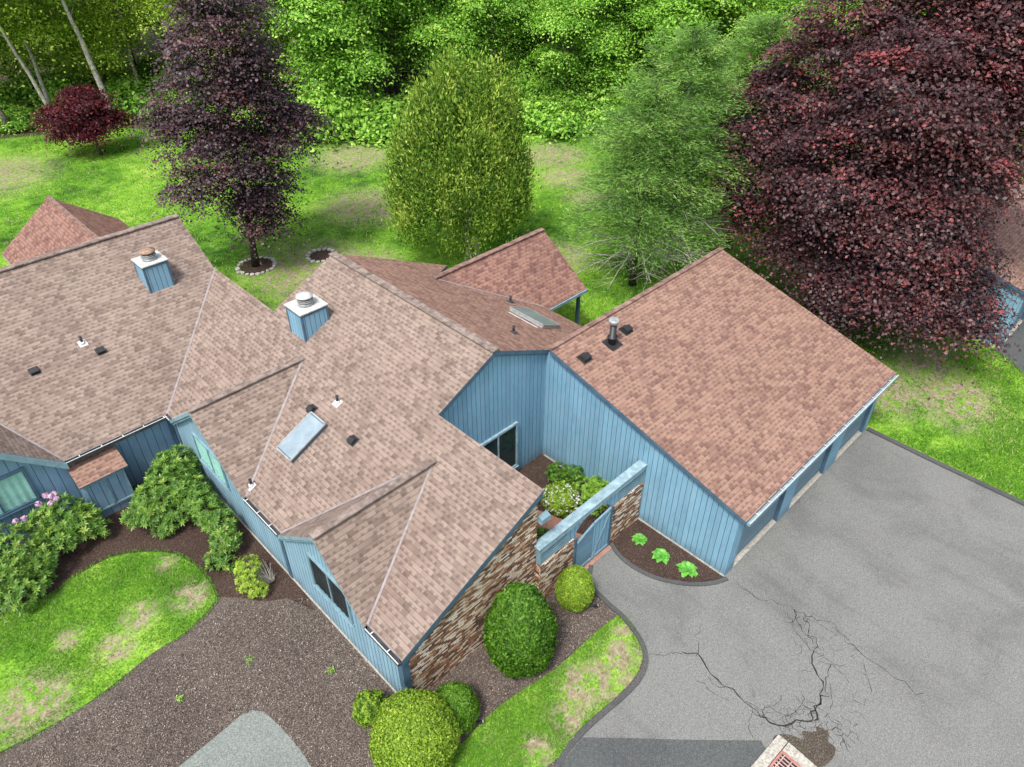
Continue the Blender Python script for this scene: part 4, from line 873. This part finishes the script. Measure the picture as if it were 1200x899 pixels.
# undergrowth shrubs at the woods' edge
ur = tree('woodland_shrub', (0, 0, 0), 'low bright green thicket shrub at the edge of the woods', 'shrub', [(0, 0, .7, 1.3, .8), (1.1, .4, .6, 1.1, .8), (-1.1, -.3, .8, 1.2, .9), (.2, 1, 1.1, 1.2, .9), (.3, -.9, .4, 1, .6)], 230, 26, .5, .14, BRIGHT, BARKD, .05, (0, 0, 1.6), 'thicket shrubs along the woods', flat=.4, local=True, zmin=-.1, nl=8)
d = 1; first = True
while d < tot:
    for off in (-1.2, 1.6) if d > 24 else (3.5, 9, 15):
        p = along(d, off+random.uniform(-.9, .9)*(1 if d > 24 else 2.2)); s = random.uniform(.8, 1.35)
        if 30 < d < 48: s *= 1.15
        if not seen(p, 0): continue
        if first: ur.location = (p.x, p.y, 0); first = False
        else: copy_tree(ur, (p.x, p.y, 0), random.uniform(0, 6.28), (s, s, s*random.uniform(.8, 1.3)))
    d += random.uniform(2.2, 3.4)

# clipped shrubs
def clipped(name, base, rx, h, mat, label, n, leaf=.045, egg=0., lump=.035, var0=.5, cat='shrub', w0=.25):
    """dense clipped shrub: lumpy egg from the ground up"""
    root = empty(name, base, label, cat); d = sphere_dirs(n, -.85); cz = h*.46; ph = rng.uniform(0, 6.28, 12)
    def shape(d):
        az = np.arctan2(d[:, 1], d[:, 0]); el = d[:, 2]
        hol = np.sin(az*11+np.sin(el*9+ph[4])*2)*np.sin(el*12+np.sin(az*6+ph[5])*2); l = 1-.05*np.clip(hol-.55, 0, 1)*2+lump*(np.sin(az*5+el*4+ph[0])+np.sin(az*9-el*8+ph[1])*.6+np.sin(el*13+az*3+ph[2])*.6+np.sin(az*17+el*19+ph[3])*.35)
        r = rx*(1-egg*np.clip(el, -1, 1)); return np.stack([d[:, 0]*r*l, d[:, 1]*r*l, cz+d[:, 2]*(h-cz)*l], 1), l
    P, l = shape(d); P *= 1; inn = rng.uniform(.88, 1.01, n)[:, None]+(rng.random(n)[:, None] < .06)*rng.uniform(0, .07, n)[:, None]; P = (P-[0, 0, cz])*inn+[0, 0, cz]; P[:, 2] = np.maximum(P[:, 2], .03)
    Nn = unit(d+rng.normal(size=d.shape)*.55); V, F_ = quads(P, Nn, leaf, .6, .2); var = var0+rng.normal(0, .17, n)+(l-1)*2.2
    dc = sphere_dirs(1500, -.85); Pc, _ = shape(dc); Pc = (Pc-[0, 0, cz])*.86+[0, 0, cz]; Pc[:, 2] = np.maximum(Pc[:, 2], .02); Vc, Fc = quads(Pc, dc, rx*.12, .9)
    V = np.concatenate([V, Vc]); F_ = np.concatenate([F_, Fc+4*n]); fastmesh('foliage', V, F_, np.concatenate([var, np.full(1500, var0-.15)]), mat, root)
    mb = MB(); mb.tube([(base[0], base[1], 0), (base[0]+.03, base[1], h*.4)], [.05, .03], 7); mb.build('stem', BARK, root); return root
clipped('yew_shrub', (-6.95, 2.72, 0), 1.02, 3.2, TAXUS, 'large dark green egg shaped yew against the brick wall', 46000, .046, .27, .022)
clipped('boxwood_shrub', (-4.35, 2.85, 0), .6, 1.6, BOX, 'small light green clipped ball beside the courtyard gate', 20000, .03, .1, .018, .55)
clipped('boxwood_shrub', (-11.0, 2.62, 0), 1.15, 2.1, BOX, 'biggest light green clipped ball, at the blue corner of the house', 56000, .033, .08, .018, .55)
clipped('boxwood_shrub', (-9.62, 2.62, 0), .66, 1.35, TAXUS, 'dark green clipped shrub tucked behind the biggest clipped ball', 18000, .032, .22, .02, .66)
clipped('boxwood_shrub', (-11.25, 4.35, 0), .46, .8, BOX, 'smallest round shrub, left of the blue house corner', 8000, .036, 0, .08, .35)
fs = clipped('flowering_shrub', (-1.62, 5.95, 0), .66, 1.0, BOX, 'round green courtyard shrub dotted with white flowers', 10000, .04, 0, .05, .5)
d = sphere_dirs(260, -.1); d = d[(d[:, 0]+d[:, 1] < .5) | (d[:, 2] < .45)]; P = d*[.68, .68, .54]+[0, 0, .46]
k = rng.random(len(P)) < .55; P = P[k]; P = np.repeat(P, 5, 0)+rng.normal(size=(len(P)*5, 3))*.03; V, F_ = quads(P, unit(P+rng.normal(size=P.shape)), .028, .9); fastmesh('flowers', V, F_, rng.random(len(P)), WHITEF, fs)

def rhodo(name, base, lobes, n, label, mat=RHOD, var0=.5, ll=.085, flowers=None, bark=BARK, asp=.3, nl=14, cat='shrub'):
    root = empty(name, base, label, cat); w_ = np.array([l[3]**2 for l in lobes]); w_ /= w_.sum()
    Lb = np.array([(l[0], l[1], l[2], l[3], l[4] if len(l) > 4 else l[3]) for l in lobes])[rng.choice(len(lobes), n, p=w_)]
    d = sphere_dirs(n, -.35); rr = rng.uniform(.72, 1.06, n)[:, None]; c = Lb[:, :3]+d*rr*np.stack([Lb[:, 3], Lb[:, 3], Lb[:, 4]], 1); up = unit(d+np.array([0, 0, .7])+rng.normal(size=d.shape)*.25)
    k = c[:, 2] > .08; c = c[k]; up = up[k]; n = len(c); cv = rng.normal(0, .16, n); VV = []; m_ = 9
    t = unit(np.cross(up, unit(rng.normal(size=up.shape)))); b = np.cross(up, t)
    for j in range(m_):
        a = j*2.4; A = unit(t*math.cos(a)+b*math.sin(a)+up*(.15+.75*(j/m_))); s = (ll*rng.uniform(.75, 1.2, n))[:, None]
        C = c+A*s; sd_ = unit(np.cross(A, up)); V = np.stack([C-A*s, C-sd_*s*asp, C+A*s-up*s*.15, C+sd_*s*asp], 1); VV.append(V)
    V = np.concatenate(VV).reshape(-1, 3); var = np.concatenate([var0+cv+rng.normal(0, .1, n)+.1*(j/m_) for j in range(m_)])
    fastmesh('foliage', V-np.array(base), np.arange(len(V)).reshape(-1, 4), var, mat, root)
    mb = MB()
    for q in c[rng.choice(n, nl)]:
        s = Vector(base)+Vector((random.gauss(0, .12), random.gauss(0, .12), 0)); q = Vector(q); mb.tube([s, s.lerp(q, .5)+Vector((random.gauss(0, .1), random.gauss(0, .1), -.1)), q], [.03, .02, .006], 5, caps=False)
    mb.build('branches', bark, root)
    if flowers:
        for f in flowers:
            dd = sphere_dirs(60, -.3); P = np.array(f)+dd*.10+np.array([0, 0, .22 if f[2] > 1 else 0]); V, F_ = quads(P, unit(dd+rng.normal(size=dd.shape)*.3), .04, .8); fastmesh('blossom', V-np.array(base), F_, rng.random(60), PINKF, root)
    return root
rhodo('rhododendron', (-16.9, 15.9, 0), [(-16.6, 16.5, 1.0, .95), (-17.3, 15.9, .9, .9), (-17.0, 15.2, .6, .65), (-17.6, 16.8, 1.0, .9), (-16.2, 15.9, .7, .6), (-16.5, 15.4, .45, .5)], 900, 'rhododendron at the left edge below the curtained window')
rhodo('rhododendron', (-14.95, 16.8, 0), [(-14.9, 16.95, 1.1, .7), (-15.4, 17.1, 1.0, .6), (-14.5, 16.6, .8, .6), (-15.3, 16.5, .7, .6), (-14.2, 16.3, .5, .35)], 560, 'rhododendron with a cluster of pink blossoms beside the closet', flowers=[(-15.05, 17.35, 1.75), (-14.95, 17.2, 1.72), (-14.82, 17.3, 1.7), (-14.85, 17.1, 1.6), (-15.35, 17.35, 1.55), (-15.05, 17.0, 1.62), (-15.9, 17.3, 1.3), (-16.15, 17.35, 1.3)])
rhodo('rhododendron', (-11.7, 15.8, 0), [(-11.6, 15.9, 1.1, .85), (-12.3, 15.6, 1.0, .7), (-11.1, 16.5, 1.2, .75), (-12.7, 15.3, .85, .5), (-12.0, 15.0, .6, .55), (-11.3, 15.2, .9, .7), (-12.5, 14.9, .35, .35), (-13.1, 15.6, .8, .4)], 1200, 'largest rhododendron, in the corner where the two houses meet', var0=.46)
rhodo('rhododendron', (-11.2, 13.2, 0), [(-11.2, 13.9, .9, .5), (-11.15, 13.2, .85, .5), (-11.3, 12.6, .6, .45), (-11.9, 12.3, .3, .3), (-11.7, 12.0, .25, .28), (-11.1, 14.6, .9, .45)], 420, 'sparser rhododendron along the blue wall with bare lower stems', var0=.44, nl=26)
rhodo('azalea_shrub', (-11.1, 10.7, 0), [(-11.35, 11.0, .55, .42), (-11.6, 10.6, .45, .38), (-11.5, 10.2, .3, .3)], 260, 'scraggly yellow green shrub with a bare grey twiggy side by the blue wall', LIMEL, .5, .05, bark=BARKP, nl=34)
mb = MB(); s = Vector((-10.95, 10.4, 0))
for k in range(26):
    q = s+Vector((random.uniform(-.55, .25), random.uniform(-.45, .45), random.uniform(.35, .85))); mb.tube([s, s.lerp(q, .5)+Vector((random.gauss(0, .05), random.gauss(0, .05), .03)), q], [.018, .011, .004], 5, caps=False)
tw = mb.build('bare_twigs', BARKP, None); tw.parent = bpy.data.objects['azalea_shrub']; tw.matrix_parent_inverse = Matrix.Translation(-Vector((-11.1, 10.7, 0)))
rhodo('azalea_shrub', (-.9, 6.9, 0), [(-.7, 6.9, .4, .45), (-.35, 6.5, .4, .4)], 240, 'low dark courtyard shrub nearest the inner corner', TAXUS, .5, .055)
rhodo('azalea_shrub', (-.8, 5.4, 0), [(-.75, 5.6, .5, .5), (-.95, 5.0, .4, .4), (-.5, 5.2, .5, .4)], 330, 'leafy courtyard shrub between the flowering ball and the screen wall', MIDG, .6, .06)
rhodo('azalea_shrub', (-.45, 4.6, 0), [(-.45, 4.6, .7, .42), (-.5, 4.9, .75, .4), (-.4, 5.3, .7, .35)], 260, 'leafy courtyard shrub against the garage wall', MIDG, .62, .06)
rhodo('azalea_shrub', (-3.6, 5.0, 0), [(-3.5, 5.1, .45, .4)], 120, 'dark courtyard shrub under the brick wall corner', TAXUS, .5, .06)
rhodo('pink_flower_clump', (-2.35, 7.1, 0), [(-2.3, 7.1, .2, .25)], 60, 'small clump of pale pink flowers by the courtyard window', MIDG, .55, .05, flowers=[(-2.3+random.uniform(-.3, .3), 7.1+random.uniform(-.45, .35), .42) for _ in range(9)], cat='flowers')
# hostas
for i, (x, y, s, lab) in enumerate(((-.78, 2.95, .8, 'smallest bright green hosta, closest to the screen wall'), (-.82, 1.98, .95, 'middle one of the three bright green hostas by the garage wall'), (-.66, 1.02, 1.0, 'bright green hosta nearest the driveway beside the garage wall'))):
    root = empty('hosta', (x, y, 0), lab, 'plant', 'hostas by the garage wall'); VV = []; FF = []; n = 22
    mb = MB()
    for k in range(n):
        a = k*2.4; el = .25+.9*(k/n); L_ = .40*s*random.uniform(.8, 1.15); w2 = .115*s; d = Vector((math.cos(a)*math.cos(el), math.sin(a)*math.cos(el), math.sin(el))); sd_ = Vector((-math.sin(a), math.cos(a), 0)); o = Vector((0, 0, .03))
        pts = [o+d*L_*q-Vector((0, 0, .16*L_*q*q*3)) for q in (0.05, .4, .75, 1.08)]; W = [.15, 1, .85, .02]
        b0 = len(VV)
        for p_, w3 in zip(pts, W): VV += [p_-sd_*w2*w3+Vector((0, 0, .02*w3)), p_, p_+sd_*w2*w3+Vector((0, 0, .02*w3))]
        for j in range(3):
            for c in range(2): q0 = b0+j*3+c; FF.append((q0, q0+1, q0+4, q0+3))
    fastmesh('leaves', np.array([tuple(v) for v in VV]), np.array(FF), rng.uniform(.2, .9, len(FF)), HOSTAM, root)
# stone ringed beds
def ring(cx, cy, rx, ry, label, n):
    root = empty('tree_ring', (cx, cy, 0), label, 'bed edging'); mb = MB(); P = [(cx+rx*math.cos(t), cy+ry*math.sin(t), .0) for t in np.linspace(0, 2*math.pi, 24, endpoint=False)]
    for k in range(24): mb.face([(cx, cy, .04), P[k], P[(k+1) % 24]])
    mb.build('soil', MULCHD, root)
    for k in range(n):
        t = 2*math.pi*k/n; mb = MB(); w3 = random.uniform(.11, .17); x, y = cx+rx*math.cos(t), cy+ry*math.sin(t); a = t+random.uniform(-.3, .3)
        o = [(math.cos(a+j*math.pi/3)*w3*random.uniform(.8, 1.15)+x, math.sin(a+j*math.pi/3)*w3*random.uniform(.7, 1)+y) for j in range(6)]; h = random.uniform(.07, .13)
        mb.prism([(p[0], p[1], -.02) for p in o], (0, 0, h)); mb.build('edging_stone', STONE, root, .015)
ring(-.33, 30.6, 1.05, 1.0, 'round mulch bed edged with pale stones around the tall dark purple maple', 22)
ring(3.0, 29.1, .8, .75, 'empty round mulch bed edged with pale stones, touching the roof line', 16)
# spot lights
for x, y, lab in ((-7.6, 2.2, 'small garden spotlight in the mulch in front of the big dark yew'), (-4.05, 2.2, 'small garden spotlight next to the little clipped ball by the gate'), (-9.25, 1.98, 'small garden spotlight at the mulch edge near the biggest clipped ball')):
    root = empty('garden_light', (x, y, 0), lab, 'garden light', 'garden spotlights'); mb = MB(); mb.tube([(x, y, 0), (x, y, .14)], .012, 8); mb.build('stake', DARK, root)
    mb = MB(); mb.tube([(x-.05, y+.06, .13), (x+.04, y-.05, .2), (x+.045, y-.055, .205)], [.035, .05, .052], 12); hd = mb.build('lamp_head', DARK, root); mb = MB(); mb.tube([(x+.046, y-.056, .207), (x+.05, y-.06, .21)], .042, 12); mb.build('lens', WHITE, hd)
# garden bench / step under the courtyard window
bn = empty('garden_bench', (-2.6, 7.75, 0), 'low grey bench under the courtyard window', 'bench'); mb = MB()
for k in range(3): mb.box(-3.3, -1.85, 7.55+k*.14, 7.67+k*.14, .40, .44)
mb.build('seat', CAPW, bn, .005)
for x in (-3.2, -1.98): mb = MB(); mb.box(x, x+.08, 7.58, 7.94, 0, .4); mb.build('leg', CAPW, bn)

# ---------------------------------------------------------------- grass
c_i = sum(ISLs, Vector())/len(ISLs)
def blades(name, label, poly, n, L_, wd, var0, ex=(), mat=GRASSM, keep=None, clump=0):
    a = np.array([(p[0], p[1]) for p in poly]); lo = a.min(0); hi = a.max(0); x = rng.uniform(lo[0], hi[0], n*2); y = rng.uniform(lo[1], hi[1], n*2)
    k = inpoly(x, y, [tuple(q) for q in a])
    for e in ex: k &= ~inpoly(x, y, e)
    den = np.sin(x*.7+np.sin(y*.9)*1.3)*np.sin(y*.6+np.sin(x*.5)*1.7)+.6*np.sin(x*2.3+y*1.1+np.sin(y*2.9))*np.sin(y*2.7-x*.9)
    for (px, py, r) in PATCHES: den = den-2.6*np.exp(-((x-px)**2+(y-py)**2)/(r*r*.45))
    k &= rng.random(len(x)) < np.clip(.62+den*.45, .04, 1); x = x[k][:n]; y = y[k][:n]; den = den[k][:n]; m_ = len(x)
    az = rng.uniform(0, 6.28, m_); ln = L_*rng.uniform(.5, 1.3, m_); b = np.stack([x, y, np.full(m_, -.0)], 1); s = np.stack([np.cos(az), np.sin(az), 0*az], 1)*wd; t = b+np.stack([np.cos(az+1.6+rng.normal(0, .6, m_))*ln*.55, np.sin(az+1.6)*ln*.55, ln*.75], 1)
    V = np.stack([b-s, b+s, t], 1).reshape(-1, 3); V[:, 2] += .0; var = var0+den*.12+rng.normal(0, .2, m_)
    return tag(fastmesh(name, V, np.arange(len(V)).reshape(-1, 3), var, mat), label, 'grass', None, 'stuff')
blades('grass', 'rough patchy grass on the lawn island at the left', [(c_i.x+(p.x-c_i.x)*1.025, c_i.y+(p.y-c_i.y)*1.05) for p in ISLs], 75000, .11, .010, .5)
blades('grass', 'grass and bare straw on the narrow strip beside the driveway kerb', STRs, 30000, .10, .009, .5)
rear = [(-30, 20), (-5, 20), (-5, 22.7), (-5.4, 22.7), (-2.6, 18), (4.6, 18), (4.6, 11), (4.6, 8.3), (10.8, 8.3), (10.8, 0), (10.9, -9), (16.4, -9), (20, -2.6), (20.9, -1.9), (21, 8), (33, 9), (40, 14), (34, 25), (30.4, 31), (28.5, 37), (24, 41), (17.6, 45), (10, 54), (3.2, 61), (-4.8, 65), (-12, 68), (-30, 60)]
blades('grass', 'mown grass of the rear lawn', rear, 190000, .17, .022, .58, ex=[[(-30, 18), (-5.4, 18), (-5.4, 32), (-30, 32)], [(4.6, 12.5), (7.5, 12.5), (7.5, 18.3), (4.6, 18.3)]])
near_r = [(10.95, -.0), (10.95, -7), (16, -7), (20.3, -2.7), (20.8, -1.9), (20, 3), (16, 10), (11, 9)]
blades('grass', 'grass of the bank between the two garages', near_r, 60000, .14, .014, .5)
# mulch chips and weeds
def chips(name, label, poly, n, mat, ex=()):
    a = np.array([(p[0], p[1]) for p in poly]); lo = a.min(0); hi = a.max(0); x = rng.uniform(lo[0], hi[0], n); y = rng.uniform(lo[1], hi[1], n); k = inpoly(x, y, [tuple(q) for q in a])
    for e in ex: k &= ~inpoly(x, y, e)
    x = x[k]; y = y[k]; m_ = len(x); P = np.stack([x, y, rng.uniform(.012, .03, m_)], 1); Nn = unit(np.array([0, 0, 1.])+rng.normal(size=P.shape)*.35); V, F_ = quads(P, Nn, .026, .35)
    return tag(fastmesh(name, V, F_, rng.random(m_), mat), label, 'mulch', None, 'stuff')
CHIP = leafmat('mulch_chips', [(0, (.03, .022, .018)), (.5, (.12, .09, .078)), (.85, (.25, .20, .175)), (1, (.5, .45, .4))], .9, .1, .02)
chips('mulch_chips', 'weathered grey brown mulch in front of the two houses', [(-20, 10), (-14, 10), (-12.3, 10.6), (-11.5, 9.9), (-10.4, 9), (-10.4, 3.8), (-3.6, 3.6), (-3.6, 1.2), (-4.4, 0), (-8.6, -.3), (-20, -.3)], 110000, CHIP, ex=[[(p.x, p.y) for p in ISLs], [(p.x, p.y) for p in STRs], [(-13.4, 2.8), (-13.23, 4.9), (-13.3, 6.2), (-13.5, 6.7), (-13.9, 6.93), (-15.7, 6.8), (-17.1, 6.6), (-17.1, 2.8)]])
for x, y, lab in ((-12.86, 8.3, 'tiny weed sprouting in the open mulch above the old apron'), (-11.35, 6.3, 'tiny weed in the mulch close to the blue front wall'), (-14.9, 8.6, 'tiny weed in the mulch below the grass island')):
    root = empty('weed', (x, y, 0), lab, 'weed', 'weeds in the mulch'); P = rng.normal(size=(40, 3))*[.07, .07, .02]+[0, 0, .05]; V, F_ = quads(P, unit(np.array([0, 0, 1.])+rng.normal(size=P.shape)*.4), .03, .5); fastmesh('leaves', V, F_, rng.random(40), BRIGHT, root)
